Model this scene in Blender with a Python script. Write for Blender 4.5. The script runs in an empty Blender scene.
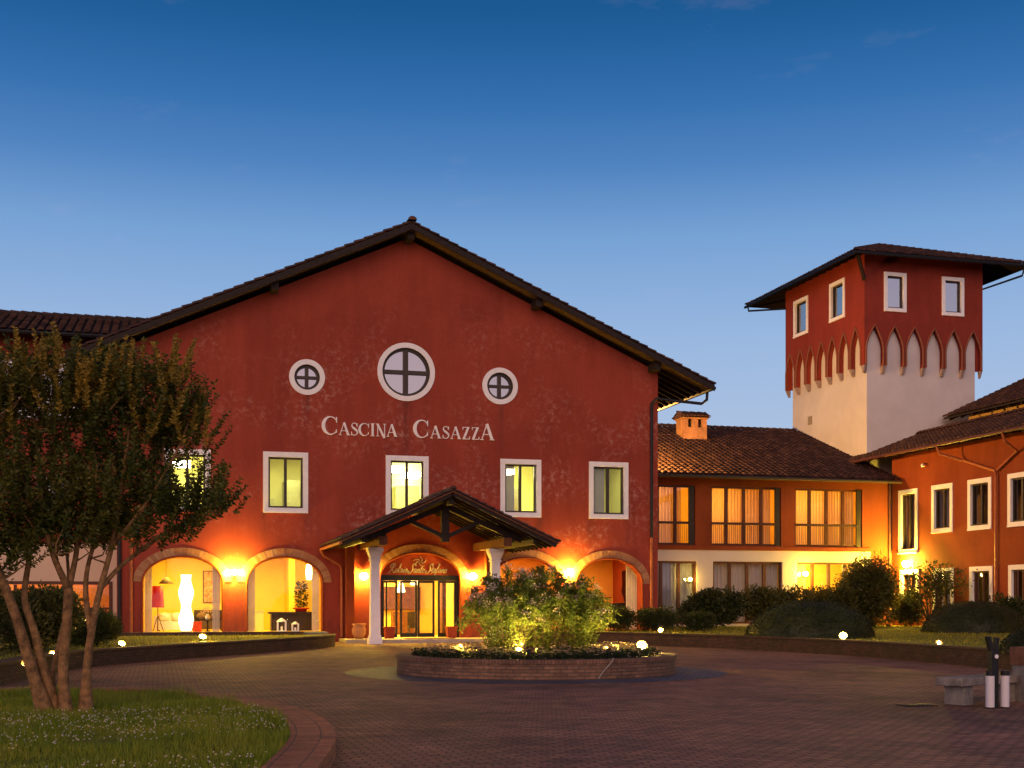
import bpy, bmesh, math, random
from mathutils import Vector, Matrix, noise
from mathutils.geometry import tessellate_polygon
R = math.radians
S = bpy.context.scene
COL = S.collection
rnd = random.Random(7)

# ------------------------------------------------------------------ camera, sky, sun, exposure
YAW = R(15.35)
cam = bpy.data.cameras.new('camera')
cam.sensor_width = 36.0
cam.lens = 36.0 * 1290 / 1024
cam.shift_y = (604 - 384) / 1024
cam.clip_end = 3000
co = bpy.data.objects.new('camera', cam)
COL.objects.link(co)
co.location = (0, 0, 1.5)
co.rotation_euler = (R(90), 0, -YAW)
S.camera = co

W = bpy.data.worlds.new('World')
S.world = W
W.use_nodes = True
wn, wl = W.node_tree.nodes, W.node_tree.links
wn.clear()
SUN_EL, SUN_AZ = 3.0, 200.0            # the afterglow lies low behind the camera, a little to its left
sky = wn.new('ShaderNodeTexSky')
sky.sky_type = 'NISHITA'
sky.sun_disc = False
sky.sun_elevation = R(SUN_EL)
sky.sun_rotation = R(SUN_AZ)
sky.air_density, sky.dust_density, sky.ozone_density = 1.0, 0.6, 4.0
# dusk tint by height above the horizon (deep blue overhead, pale at the horizon)
tc = wn.new('ShaderNodeTexCoord')
sep = wn.new('ShaderNodeSeparateXYZ')
wl.new(tc.outputs['Generated'], sep.inputs[0])
rmp = wn.new('ShaderNodeValToRGB')
cr = rmp.color_ramp
cr.elements[0].position, cr.elements[0].color = 0.0, (.47, .50, .70, 1)
cr.elements[1].position, cr.elements[1].color = 1.0, (.003, .022, .075, 1)
for p, c in ((.13, (.43, .545, .76, 1)), (.20, (.335, .485, .75, 1)), (.27, (.195, .37, .67, 1)), (.32, (.082, .228, .525, 1)), (.36, (.036, .160, .425, 1)), (.395, (.016, .118, .335, 1)), (.42, (.008, .092, .275, 1)), (.6, (.005, .045, .14, 1))):
    e = cr.elements.new(p)
    e.color = c
wl.new(sep.outputs['Z'], rmp.inputs[0])
# warm afterglow around the set sun, on the half of the sky behind the camera
glow_dir = wn.new('ShaderNodeVectorMath'); glow_dir.operation = 'DOT_PRODUCT'
glow_dir.inputs[1].default_value = (math.sin(R(SUN_AZ)), math.cos(R(SUN_AZ)), .05)
wl.new(tc.outputs['Generated'], glow_dir.inputs[0])
gr = wn.new('ShaderNodeValToRGB')
gr.color_ramp.elements[0].position, gr.color_ramp.elements[0].color = .35, (0, 0, 0, 1)
gr.color_ramp.elements[1].position, gr.color_ramp.elements[1].color = 1.0, (1.1, .50, .30, 1)
wl.new(glow_dir.outputs['Value'], gr.inputs[0])
# thin cloud wisps
mp = wn.new('ShaderNodeMapping'); mp.inputs['Scale'].default_value = (3, 3, 9); mp.inputs['Location'].default_value = (.9, .3, 1.7)
wl.new(tc.outputs['Generated'], mp.inputs[0])
nz = wn.new('ShaderNodeTexNoise'); nz.inputs['Scale'].default_value = 2.2; nz.inputs['Detail'].default_value = 7; nz.inputs['Roughness'].default_value = .6
wl.new(mp.outputs[0], nz.inputs[0])
cwr = wn.new('ShaderNodeMapRange'); cwr.inputs[1].default_value = .60; cwr.inputs[2].default_value = .80; cwr.inputs[4].default_value = .15
wl.new(nz.outputs[0], cwr.inputs[0])
mxc = wn.new('ShaderNodeMixRGB'); mxc.inputs[2].default_value = (.62, .50, .60, 1)
wl.new(cwr.outputs[0], mxc.inputs[0]); wl.new(rmp.outputs[0], mxc.inputs[1])
addg = wn.new('ShaderNodeMixRGB'); addg.blend_type = 'ADD'; addg.inputs[0].default_value = 1
wl.new(mxc.outputs[0], addg.inputs[1]); wl.new(gr.outputs[0], addg.inputs[2])
bg1 = wn.new('ShaderNodeBackground'); bg1.inputs[1].default_value = 0.02
wl.new(sky.outputs[0], bg1.inputs[0])
bg2 = wn.new('ShaderNodeBackground'); bg2.inputs[1].default_value = 0.93
wl.new(addg.outputs[0], bg2.inputs[0])
adds = wn.new('ShaderNodeAddShader')
wl.new(bg1.outputs[0], adds.inputs[0]); wl.new(bg2.outputs[0], adds.inputs[1])
wo = wn.new('ShaderNodeOutputWorld')
wl.new(adds.outputs[0], wo.inputs[0])

sun = bpy.data.lights.new('sun', 'SUN')
sun.energy = 0.64
sun.angle = R(40)
sun.color = (1.0, .74, .58)
so = bpy.data.objects.new('sun', sun)
COL.objects.link(so)
sd = Vector((math.sin(R(SUN_AZ)) * math.cos(R(26)), math.cos(R(SUN_AZ)) * math.cos(R(26)), math.sin(R(26))))
so.rotation_euler = sd.to_track_quat('Z', 'Y').to_euler()

S.view_settings.view_transform = 'Standard'
S.view_settings.look = 'None'
S.view_settings.exposure = 0.0
S.view_settings.gamma = 1.0
S.view_settings.use_curve_mapping = False
S.render.engine = 'CYCLES'
S.cycles.use_denoising = True
S.cycles.max_bounces = 7
S.cycles.diffuse_bounces = 4
S.cycles.glossy_bounces = 3
S.cycles.transmission_bounces = 5
S.cycles.transparent_max_bounces = 12
S.cycles.sample_clamp_indirect = 6.0
S.cycles.caustics_reflective = False
S.cycles.caustics_refractive = False

# ------------------------------------------------------------------ materials
MATS = {}
def newmat(name):
    m = bpy.data.materials.new(name)
    m.use_nodes = True
    nt = m.node_tree
    return m, nt.nodes, nt.links, nt.nodes['Principled BSDF']
def coords(n, l, kind='Object', scale=(1, 1, 1)):
    t = n.new('ShaderNodeTexCoord')
    mpn = n.new('ShaderNodeMapping')
    mpn.inputs['Scale'].default_value = scale
    l.new(t.outputs[kind], mpn.inputs[0])
    return mpn.outputs[0]
def noise_node(n, l, vec, scale, detail=4, rough=.55):
    t = n.new('ShaderNodeTexNoise')
    t.inputs['Scale'].default_value = scale
    t.inputs['Detail'].default_value = detail
    t.inputs['Roughness'].default_value = rough
    l.new(vec, t.inputs['Vector'])
    return t
def ramp(n, l, src, stops):
    r = n.new('ShaderNodeValToRGB')
    e = r.color_ramp.elements
    e[0].position, e[0].color = stops[0][0], (*stops[0][1], 1)
    e[1].position, e[1].color = stops[-1][0], (*stops[-1][1], 1)
    for p, c in stops[1:-1]:
        x = e.new(p); x.color = (*c, 1)
    l.new(src, r.inputs[0])
    return r.outputs[0]
def mixc(n, l, fac, a, b, mode='MIX'):
    m = n.new('ShaderNodeMixRGB'); m.blend_type = mode
    for i, v in enumerate((fac, a, b)):
        if isinstance(v, (int, float)): m.inputs[i].default_value = v
        elif isinstance(v, tuple): m.inputs[i].default_value = (*v, 1)
        else: l.new(v, m.inputs[i])
    return m.outputs[0]
def bump(n, l, p, h, strength=.3, dist=.02):
    b = n.new('ShaderNodeBump')
    b.inputs['Strength'].default_value = strength
    b.inputs['Distance'].default_value = dist
    l.new(h, b.inputs['Height'])
    l.new(b.outputs[0], p.inputs['Normal'])
def mottled(name, c, var=.25, scale=3, rough=.8, bumpk=.15, spec=.3, fine=40):
    if name in MATS: return MATS[name]
    m, n, l, p = newmat(name)
    v = coords(n, l)
    a = noise_node(n, l, v, scale, 6, .6)
    lo = tuple(x * (1 - var) for x in c); hi = tuple(min(1, x * (1 + var)) for x in c)
    l.new(ramp(n, l, a.outputs[0], [(.3, lo), (.7, hi)]), p.inputs['Base Color'])
    p.inputs['Roughness'].default_value = rough
    p.inputs['Specular IOR Level'].default_value = spec
    b = noise_node(n, l, v, fine, 3)
    bump(n, l, p, b.outputs[0], bumpk)
    MATS[name] = m
    return m
def stucco(name, c, flake=None, flake_amt=.5, zlo=4.0, zhi=11.0):
    """weathered render: broad mottling, streaks, and pale flaking patches with a ragged outline"""
    m, n, l, p = newmat(name)
    v = coords(n, l)
    a = noise_node(n, l, v, .55, 8, .62)
    lo = tuple(x * .72 for x in c); hi = tuple(x * 1.22 for x in c)
    col = ramp(n, l, a.outputs[0], [(.32, lo), (.68, hi)])
    vs = coords(n, l, 'Object', (1.5, 1.5, .25))
    st = noise_node(n, l, vs, 1.3, 6, .65)
    col = mixc(n, l, .45, col, ramp(n, l, st.outputs[0], [(.35, tuple(x * .55 for x in c)), (.65, hi)]))
    pa = noise_node(n, l, v, .23, 2, .4)
    col = mixc(n, l, .35, col, ramp(n, l, pa.outputs[0], [(.46, tuple(x * .72 for x in c)), (.50, tuple(x * 1.1 for x in c))]))
    fi = noise_node(n, l, v, 9, 5, .7)
    col = mixc(n, l, .25, col, ramp(n, l, fi.outputs[0], [(.35, tuple(x * .75 for x in c)), (.7, tuple(x * 1.3 for x in c))]))
    if flake:
        big = noise_node(n, l, v, .42, 3, .5)
        sm = noise_node(n, l, v, 4.4, 10, .74)
        s2 = n.new('ShaderNodeMath'); s2.operation = 'MULTIPLY'
        b1 = n.new('ShaderNodeMapRange'); b1.inputs[1].default_value = .46; b1.inputs[2].default_value = .64
        l.new(big.outputs[0], b1.inputs[0])
        b2 = n.new('ShaderNodeMapRange'); b2.inputs[1].default_value = .50; b2.inputs[2].default_value = .64
        l.new(sm.outputs[0], b2.inputs[0])
        l.new(b1.outputs[0], s2.inputs[0]); l.new(b2.outputs[0], s2.inputs[1])
        sx = n.new('ShaderNodeSeparateXYZ'); l.new(coords(n, l), sx.inputs[0])
        zr = n.new('ShaderNodeValToRGB')
        e = zr.color_ramp.elements
        e[0].position, e[0].color = zlo / 18 - .06, (.1, .1, .1, 1)
        e[1].position, e[1].color = zhi / 18 + .12, (.06, .06, .06, 1)
        for q in (zlo / 18 + .04, zhi / 18 - .03):
            k = e.new(q); k.color = (1, 1, 1, 1)
        dz = n.new('ShaderNodeMath'); dz.operation = 'DIVIDE'; dz.inputs[1].default_value = 18
        l.new(sx.outputs[2], dz.inputs[0]); l.new(dz.outputs[0], zr.inputs[0])
        s3 = n.new('ShaderNodeMath'); s3.operation = 'MULTIPLY'
        l.new(s2.outputs[0], s3.inputs[0]); l.new(zr.outputs[0], s3.inputs[1])
        s4 = n.new('ShaderNodeMath'); s4.operation = 'MULTIPLY'; s4.inputs[1].default_value = flake_amt; s4.use_clamp = True
        l.new(s3.outputs[0], s4.inputs[0])
        col = mixc(n, l, s4.outputs[0], col, flake)
    if flake:                    # rain streaks below sills, damp at the foot of the wall
        sx2 = n.new('ShaderNodeSeparateXYZ'); l.new(coords(n, l), sx2.inputs[0])
        wob = noise_node(n, l, coords(n, l, 'Object', (2.5, 2.5, .7)), 1.6, 5, .65)
        def mth(op, a, b=None):
            m_ = n.new('ShaderNodeMath'); m_.operation = op
            for i_, q_ in enumerate((a, b)):
                if q_ is None: continue
                if isinstance(q_, (int, float)): m_.inputs[i_].default_value = q_
                else: l.new(q_, m_.inputs[i_])
            return m_.outputs[0]
        def mr(x, a, b, c_, d_):
            r_ = n.new('ShaderNodeMapRange'); r_.inputs[1].default_value, r_.inputs[2].default_value, r_.inputs[3].default_value, r_.inputs[4].default_value = a, b, c_, d_
            l.new(x, r_.inputs[0]); return r_.outputs[0]
        tot = None
        for xc_, hw, zt_, ln in ((.10, .16, 9.7, 3.2), (-3.85, .10, 9.75, 2.0), (3.99, .10, 9.72, 2.2), (-5.5, .10, 5.06, 1.3), (-3.85, .12, 5.06, 1.7), (4.05, .10, 5.06, 1.2), (5.7, .12, 5.06, 1.5), (7.88, .12, 5.06, 1.8), (9.5, .10, 5.06, 1.3), (-.7, .1, 5.06, 1.0)):
            dx = mth('ABSOLUTE', mth('SUBTRACT', sx2.outputs[0], xc_))
            a_ = mr(dx, 0, hw * 2.2, 1, 0)
            b_ = mth('MULTIPLY', mr(sx2.outputs[2], zt_, zt_ + .02, 1, 0), mr(sx2.outputs[2], zt_ - ln, zt_, 0, 1))
            k_ = mth('MULTIPLY', a_, b_)
            tot = k_ if tot is None else mth('ADD', tot, k_)
        tot = mth('ADD', tot, mth('MULTIPLY', mr(sx2.outputs[2], .2, 1.5, .8, 0), 1.0))
        fac = mth('MULTIPLY', tot, mr(wob.outputs[0], .38, .62, .1, .85))
        fc = mth('MINIMUM', fac, .6)
        col = mixc(n, l, fc, col, (.075, .030, .024))
    l.new(col, p.inputs['Base Color'])
    p.inputs['Roughness'].default_value = .88
    p.inputs['Specular IOR Level'].default_value = .2
    bf = noise_node(n, l, v, 22, 5, .7)
    bump(n, l, p, bf.outputs[0], .25, .02)
    MATS[name] = m
    return m
def plain(name, c, rough=.6, metal=0, spec=.4):
    if name in MATS: return MATS[name]
    m, n, l, p = newmat(name)
    p.inputs['Base Color'].default_value = (*c, 1)
    p.inputs['Roughness'].default_value = rough
    p.inputs['Metallic'].default_value = metal
    p.inputs['Specular IOR Level'].default_value = spec
    MATS[name] = m
    return m
def glow(name, c, s):
    if name in MATS: return MATS[name]
    m, n, l, p = newmat(name)
    p.inputs['Base Color'].default_value = (*c, 1)
    p.inputs['Emission Color'].default_value = (*c, 1)
    p.inputs['Emission Strength'].default_value = s
    MATS[name] = m
    return m
def glassmat(name='glass', refl=.10, tint=(.95, .97, .97)):
    if name in MATS: return MATS[name]
    m, n, l, p = newmat(name)
    out = [x for x in n if x.type == 'OUTPUT_MATERIAL'][0]
    t = n.new('ShaderNodeBsdfTransparent'); t.inputs[0].default_value = (*tint, 1)
    g = n.new('ShaderNodeBsdfGlossy'); g.inputs['Roughness'].default_value = .02
    mx = n.new('ShaderNodeMixShader'); mx.inputs[0].default_value = refl
    l.new(t.outputs[0], mx.inputs[1]); l.new(g.outputs[0], mx.inputs[2]); l.new(mx.outputs[0], out.inputs[0])
    MATS[name] = m
    return m
def curtainmat(name, c):
    if name in MATS: return MATS[name]
    m, n, l, p = newmat(name)
    out = [x for x in n if x.type == 'OUTPUT_MATERIAL'][0]
    d = n.new('ShaderNodeBsdfDiffuse'); d.inputs[0].default_value = (*c, 1)
    t = n.new('ShaderNodeBsdfTranslucent'); t.inputs[0].default_value = (*c, 1)
    mx = n.new('ShaderNodeMixShader'); mx.inputs[0].default_value = .5
    l.new(d.outputs[0], mx.inputs[1]); l.new(t.outputs[0], mx.inputs[2]); l.new(mx.outputs[0], out.inputs[0])
    MATS[name] = m
    return m
def leafmat(name, stops, trans=.35, rough=.5):
    if name in MATS: return MATS[name]
    m, n, l, p = newmat(name)
    out = [x for x in n if x.type == 'OUTPUT_MATERIAL'][0]
    g = n.new('ShaderNodeNewGeometry')
    col = ramp(n, l, g.outputs['Random Per Island'], stops)
    v = coords(n, l)
    a = noise_node(n, l, v, 1.1, 3)
    col = mixc(n, l, .4, col, ramp(n, l, a.outputs[0], [(.38, stops[0][1]), (.65, stops[-1][1])]))
    l.new(col, p.inputs['Base Color'])
    p.inputs['Roughness'].default_value = rough
    p.inputs['Specular IOR Level'].default_value = .25
    t = n.new('ShaderNodeBsdfTranslucent'); l.new(col, t.inputs[0])
    mx = n.new('ShaderNodeMixShader'); mx.inputs[0].default_value = trans
    l.new(p.outputs[0], mx.inputs[1]); l.new(t.outputs[0], mx.inputs[2]); l.new(mx.outputs[0], out.inputs[0])
    MATS[name] = m
    return m
def islands(name, stops, rough=.85, noise_s=6, bumpk=.3, mixk=.4):
    """one colour per loose piece (tiles, voussoirs, pavers) with dirt over it"""
    if name in MATS: return MATS[name]
    m, n, l, p = newmat(name)
    g = n.new('ShaderNodeNewGeometry')
    col = ramp(n, l, g.outputs['Random Per Island'], stops)
    v = coords(n, l)
    a = noise_node(n, l, v, noise_s, 6, .65)
    col = mixc(n, l, mixk, col, ramp(n, l, a.outputs[0], [(.35, stops[0][1]), (.65, stops[-1][1])]))
    l.new(col, p.inputs['Base Color'])
    p.inputs['Roughness'].default_value = rough
    p.inputs['Specular IOR Level'].default_value = .25
    b = noise_node(n, l, v, 35, 4)
    bump(n, l, p, b.outputs[0], bumpk, .01)
    MATS[name] = m
    return m
def brickmat(name, c1, c2, mortar, bw=.25, bh=.065, rough=.85, vec=None, msize=.008, spec=.3, scale_xyz=(1, 1, 1), stain=None):
    m, n, l, p = newmat(name)
    t = n.new('ShaderNodeTexBrick')
    t.inputs['Scale'].default_value = 1
    t.inputs['Brick Width'].default_value = bw
    t.inputs['Row Height'].default_value = bh
    t.inputs['Mortar Size'].default_value = msize
    t.inputs['Mortar Smooth'].default_value = .3
    t.inputs['Color1'].default_value = (*c1, 1)
    t.inputs['Color2'].default_value = (*c2, 1)
    t.inputs['Mortar'].default_value = (*mortar, 1)
    v = coords(n, l)
    if vec == 'radial':      # a curved wall: angle times radius along, height up
        sx = n.new('ShaderNodeSeparateXYZ'); l.new(v, sx.inputs[0])
        at = n.new('ShaderNodeMath'); at.operation = 'ARCTAN2'; l.new(sx.outputs[1], at.inputs[0]); l.new(sx.outputs[0], at.inputs[1])
        ml = n.new('ShaderNodeMath'); ml.operation = 'MULTIPLY'; ml.inputs[1].default_value = scale_xyz[0]; l.new(at.outputs[0], ml.inputs[0])
        cx = n.new('ShaderNodeCombineXYZ'); l.new(ml.outputs[0], cx.inputs[0]); l.new(sx.outputs[2], cx.inputs[1])
        l.new(cx.outputs[0], t.inputs['Vector'])
    elif vec == 'uv':
        tcn = n.new('ShaderNodeTexCoord'); l.new(tcn.outputs['UV'], t.inputs['Vector'])
    else:
        l.new(v, t.inputs['Vector'])
    a = noise_node(n, l, v, 1.3, 6, .65)
    col = mixc(n, l, .75, t.outputs['Color'], ramp(n, l, a.outputs[0], [(.3, (.45, .45, .47)), (.7, (1.35, 1.3, 1.3))]), 'MULTIPLY')
    b = noise_node(n, l, v, 14, 5, .7)
    col = mixc(n, l, .6, col, ramp(n, l, b.outputs[0], [(.3, (.55, .55, .55)), (.7, (1.4, 1.4, 1.4))]), 'MULTIPLY')
    if name == 'brick_pavers':
        w1 = noise_node(n, l, v, .22, 7, .7)
        col = mixc(n, l, .8, col, ramp(n, l, w1.outputs[0], [(.36, (.52, .50, .50)), (.5, (1, 1, 1)), (.66, (1.28, 1.22, 1.15))]), 'MULTIPLY')
        w2 = noise_node(n, l, v, 2.1, 8, .75)
        col = mixc(n, l, .7, col, ramp(n, l, w2.outputs[0], [(.30, (.35, .33, .33)), (.40, (1, 1, 1))]), 'MULTIPLY')
    l.new(col, p.inputs['Base Color'])
    rr = n.new('ShaderNodeMapRange'); rr.inputs[3].default_value = rough - .18; rr.inputs[4].default_value = min(1, rough + .15)
    l.new(a.outputs[0], rr.inputs[0]); l.new(rr.outputs[0], p.inputs['Roughness'])
    p.inputs['Specular IOR Level'].default_value = spec
    hm = n.new('ShaderNodeMath'); hm.operation = 'ADD'
    inv = n.new('ShaderNodeMath'); inv.operation = 'SUBTRACT'; inv.inputs[0].default_value = 1; l.new(t.outputs['Fac'], inv.inputs[1])
    hb = n.new('ShaderNodeMath'); hb.operation = 'MULTIPLY'; hb.inputs[1].default_value = .5; l.new(b.outputs[0], hb.inputs[0])
    l.new(inv.outputs[0], hm.inputs[0]); l.new(hb.outputs[0], hm.inputs[1])
    bump(n, l, p, hm.outputs[0], .9, .012)
    MATS[name] = m
    return m

RED = stucco('red_stucco', (.315, .053, .029), (.60, .33, .25), .55, 3.6, 11.5)
REDT = stucco('tower_red_stucco', (.25, .036, .020))
TERRA = stucco('terracotta_stucco', (.265, .056, .015))
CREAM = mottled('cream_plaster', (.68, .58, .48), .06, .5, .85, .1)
WHITEP = mottled('white_plaster', (.60, .545, .505), .09, .7, .85, .1)
TRIM = mottled('trim_white', (.86, .82, .77), .06, 4, .7, .05)
WOOD = mottled('dark_wood', (.022, .013, .009), .4, 6, .75, .2)
WOODM = mottled('brown_wood', (.12, .042, .016), .4, 6, .7, .2)
BOARD = mottled('roof_boards', (.13, .072, .036), .35, 5, .8, .2)
FRAME = mottled('window_frame_brown', (.055, .038, .026), .2, 8, .5, .05)
FRAMER = mottled('window_frame_red_brown', (.10, .034, .016), .2, 8, .5, .05)
BLACK = mottled('black_metal', (.012, .011, .011), .2, 10, .4, .03)
PIPE = mottled('painted_pipe', (.10, .035, .022), .25, 4, .5, .03)
COPPER = mottled('pipe_terracotta', (.34, .09, .03), .25, 4, .55, .03)
TILE = islands('roof_tile', [(0, (.024, .011, .008)), (.5, (.052, .022, .015)), (1, (.12, .056, .035))], .8, 3, .4)
TILEG = islands('roof_tile_greyed', [(0, (.030, .016, .013)), (.5, (.060, .030, .022)), (1, (.11, .06, .045))], .85, 3, .4)
VOUS = islands('arch_brick', [(0, (.30, .11, .042)), (.5, (.42, .19, .08)), (1, (.52, .28, .13))], .85, 7, .4)
YELLOWW = mottled('yellow_room_wall', (.80, .58, .10), .05, 2, .85, .03)
OFFICEW = mottled('office_wall', (.78, .76, .34), .05, 2, .85, .03)
ORANGEW = mottled('orange_room_wall', (.62, .27, .08), .08, 2, .85, .03)
FLOORW = mottled('room_floor', (.35, .20, .11), .2, 5, .4, .05)
GLASS = glassmat('glass', .045)
GLASSR = glassmat('reflecting_glass', .45, (.30, .32, .36))
LAMPG = glow('lamp_glass', (1.0, .62, .06), 950)
SPOTG = glow('spot_lens', (1.0, .64, .13), 4200)
LAMPS = glow('small_lamp_glass', (1.0, .62, .10), 260)
LAMPW = glow('strong_lamp_glass', (1.0, .66, .06), 2300)
CEILG = glow('ceiling_light', (1.0, .92, .60), 26)
FLOORLAMP = glow('lit_paper_shade', (1.0, .86, .50), 4.5)
REDSHADE = glow('lit_red_shade', (.34, .003, .003), .7)
SCONCEIN = glow('lit_sconce_shade', (1.0, .75, .28), 26)

# ------------------------------------------------------------------ mesh helper
def each(name, m, parent, boxes):
    for fn in boxes:
        q_ = MB(); fn(q_); q_.build(name, m, parent)
class MB:
    def __init__(s):
        s.v, s.f = [], []
    def add(s, vs, fs):
        b = len(s.v)
        s.v += [tuple(x) for x in vs]
        s.f += [tuple(i + b for i in f) for f in fs]
        return s
    def box(s, x0, x1, y0, y1, z0, z1):
        return s.add([(x0, y0, z0), (x1, y0, z0), (x1, y1, z0), (x0, y1, z0), (x0, y0, z1), (x1, y0, z1), (x1, y1, z1), (x0, y1, z1)],
                     [(0, 3, 2, 1), (4, 5, 6, 7), (0, 1, 5, 4), (1, 2, 6, 5), (2, 3, 7, 6), (3, 0, 4, 7)])
    def hexa(s, p):          # 8 points, bottom ring then top ring
        return s.add(p, [(0, 3, 2, 1), (4, 5, 6, 7), (0, 1, 5, 4), (1, 2, 6, 5), (2, 3, 7, 6), (3, 0, 4, 7)])
    def mbox(s, M, u0, u1, d0, d1, z0, z1):
        return s.hexa([M(u0, d0, z0), M(u1, d0, z0), M(u1, d1, z0), M(u0, d1, z0), M(u0, d0, z1), M(u1, d0, z1), M(u1, d1, z1), M(u0, d1, z1)])
    def ring(s, M, u0, u1, z0, z1, w, d0, d1):      # rectangular frame, butt jointed
        s.mbox(M, u0, u0 + w, d0, d1, z0, z1); s.mbox(M, u1 - w, u1, d0, d1, z0, z1)
        s.mbox(M, u0 + w, u1 - w, d0, d1, z0, z0 + w); s.mbox(M, u0 + w, u1 - w, d0, d1, z1 - w, z1)
        return s
    def beam(s, a, b, w, h, up=(0, 0, 1)):          # bar from a to b
        a, b = Vector(a), Vector(b)
        t = (b - a).normalized(); x = t.cross(Vector(up)).normalized(); y = x.cross(t)
        x = x * w / 2; y = y * h / 2
        return s.hexa([a - x - y, a + x - y, b + x - y, b - x - y, a - x + y, a + x + y, b + x + y, b - x + y])
    def prism(s, pts, d0, d1, M):                   # 2D outline (u,z) pushed along d
        n = len(pts)
        tri = tessellate_polygon([[Vector((u, z, 0)) for u, z in pts]])
        s.add([M(u, d0, z) for u, z in pts] + [M(u, d1, z) for u, z in pts],
              [tuple(t) for t in tri] + [tuple(i + n for i in reversed(t)) for t in tri] + [(i, (i + 1) % n, (i + 1) % n + n, i + n) for i in range(n)])
        return s
    def sheet(s, outer, holes, M, t):               # wall with openings and reveals
        loops = [outer] + holes
        pts = [p for L in loops for p in L]
        n = len(pts)
        tri = tessellate_polygon([[Vector((u, z, 0)) for u, z in L] for L in loops])
        fs = [tuple(k) for k in tri] + [tuple(i + n for i in reversed(k)) for k in tri]
        o = 0
        for L in loops:
            k = len(L)
            fs += [(o + i, o + (i + 1) % k, o + (i + 1) % k + n, o + i + n) for i in range(k)]
            o += k
        return s.add([M(u, 0, z) for u, z in pts] + [M(u, t, z) for u, z in pts], fs)
    def tube(s, pts, r, n=8, cap=True):
        pts = [Vector(p) for p in pts]
        rs = r if isinstance(r, (list, tuple)) else [r] * len(pts)
        b = len(s.v); px = None
        for i, p in enumerate(pts):
            t = (pts[min(i + 1, len(pts) - 1)] - pts[max(i - 1, 0)]).normalized()
            if px is None:
                px = t.orthogonal().normalized()
            else:
                px = (px - t * px.dot(t)).normalized()
            py = t.cross(px)
            for k in range(n):
                a = 2 * math.pi * k / n
                s.v.append(tuple(p + (px * math.cos(a) + py * math.sin(a)) * rs[i]))
        for i in range(len(pts) - 1):
            for k in range(n):
                q = b + i * n
                s.f.append((q + k, q + (k + 1) % n, q + n + (k + 1) % n, q + n + k))
        if cap:
            s.f.append(tuple(b + k for k in reversed(range(n))))
            s.f.append(tuple(b + (len(pts) - 1) * n + k for k in range(n)))
        return s
    def lathe(s, prof, c=(0, 0, 0), n=20, axis='z', sx=1, sy=1):
        b = len(s.v)
        for r, z in prof:
            for k in range(n):
                a = 2 * math.pi * k / n
                p = (r * math.cos(a) * sx, r * math.sin(a) * sy, z)
                if axis == 'y': p = (p[0], p[2], p[1])
                s.v.append((c[0] + p[0], c[1] + p[1], c[2] + p[2]))
        for i in range(len(prof) - 1):
            for k in range(n):
                q = b + i * n
                s.f.append((q + k, q + (k + 1) % n, q + n + (k + 1) % n, q + n + k))
        s.f.append(tuple(b + k for k in reversed(range(n))))
        s.f.append(tuple(b + (len(prof) - 1) * n + k for k in range(n)))
        return s
    def blob(s, c, rx, ry, rz, n=10, m=6):
        return s.lathe([(max(.001, math.sin(math.pi * i / m)), -math.cos(math.pi * i / m)) for i in range(m + 1)], (0, 0, 0), n) if False else s._blob(c, rx, ry, rz, n, m)
    def _blob(s, c, rx, ry, rz, n, m):
        b = len(s.v)
        for i in range(1, m):
            a = math.pi * i / m
            for k in range(n):
                t = 2 * math.pi * k / n
                s.v.append((c[0] + rx * math.sin(a) * math.cos(t), c[1] + ry * math.sin(a) * math.sin(t), c[2] - rz * math.cos(a)))
        s.v += [(c[0], c[1], c[2] - rz), (c[0], c[1], c[2] + rz)]
        lo, hi = len(s.v) - 2, len(s.v) - 1
        for i in range(m - 2):
            for k in range(n):
                q = b + i * n
                s.f.append((q + k, q + (k + 1) % n, q + n + (k + 1) % n, q + n + k))
        for k in range(n):
            s.f.append((lo, b + (k + 1) % n, b + k))
            q = b + (m - 2) * n
            s.f.append((hi, q + k, q + (k + 1) % n))
        return s
    def build(s, name, m, parent=None, smooth=False, fix=True, base=None):
        me = bpy.data.meshes.new(name)
        off = Vector((0, 0, 0))
        if parent is not None:
            q = parent
            while q is not None:
                off += q.location; q = q.parent
        if base is not None: off = Vector(base)
        me.from_pydata([(x - off.x, y - off.y, z - off.z) for x, y, z in s.v], [], s.f)
        if fix:
            b = bmesh.new(); b.from_mesh(me)
            bmesh.ops.recalc_face_normals(b, faces=b.faces)
            b.to_mesh(me); b.free()
        if smooth:
            for p in me.polygons: p.use_smooth = True
        me.materials.append(m)
        o = bpy.data.objects.new(name, me)
        COL.objects.link(o)
        if base is not None: o.location = off
        if parent is not None: o.parent = parent
        return o
def thing(name, label, cat, loc, group=None):
    o = bpy.data.objects.new(name, None)
    COL.objects.link(o)
    o.location = loc
    o.empty_display_size = .3
    return tag(o, label, cat, group)
def tag(o, label, cat, group=None):
    o['label'] = label; o['category'] = cat
    if group: o['group'] = group
    return o
def struct(o):
    o['kind'] = 'structure'; return o
def stuff(o, label=None, cat=None):
    o['kind'] = 'stuff'
    if label: o['label'] = label; o['category'] = cat
    return o
def children(o): return [c for c in list(bpy.data.objects) if c.parent == o]
def copy_tree(o, parent=None):
    c = o.copy(); COL.objects.link(c); c.parent = parent
    for ch in children(o): copy_tree(ch, c)
    return c
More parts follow.
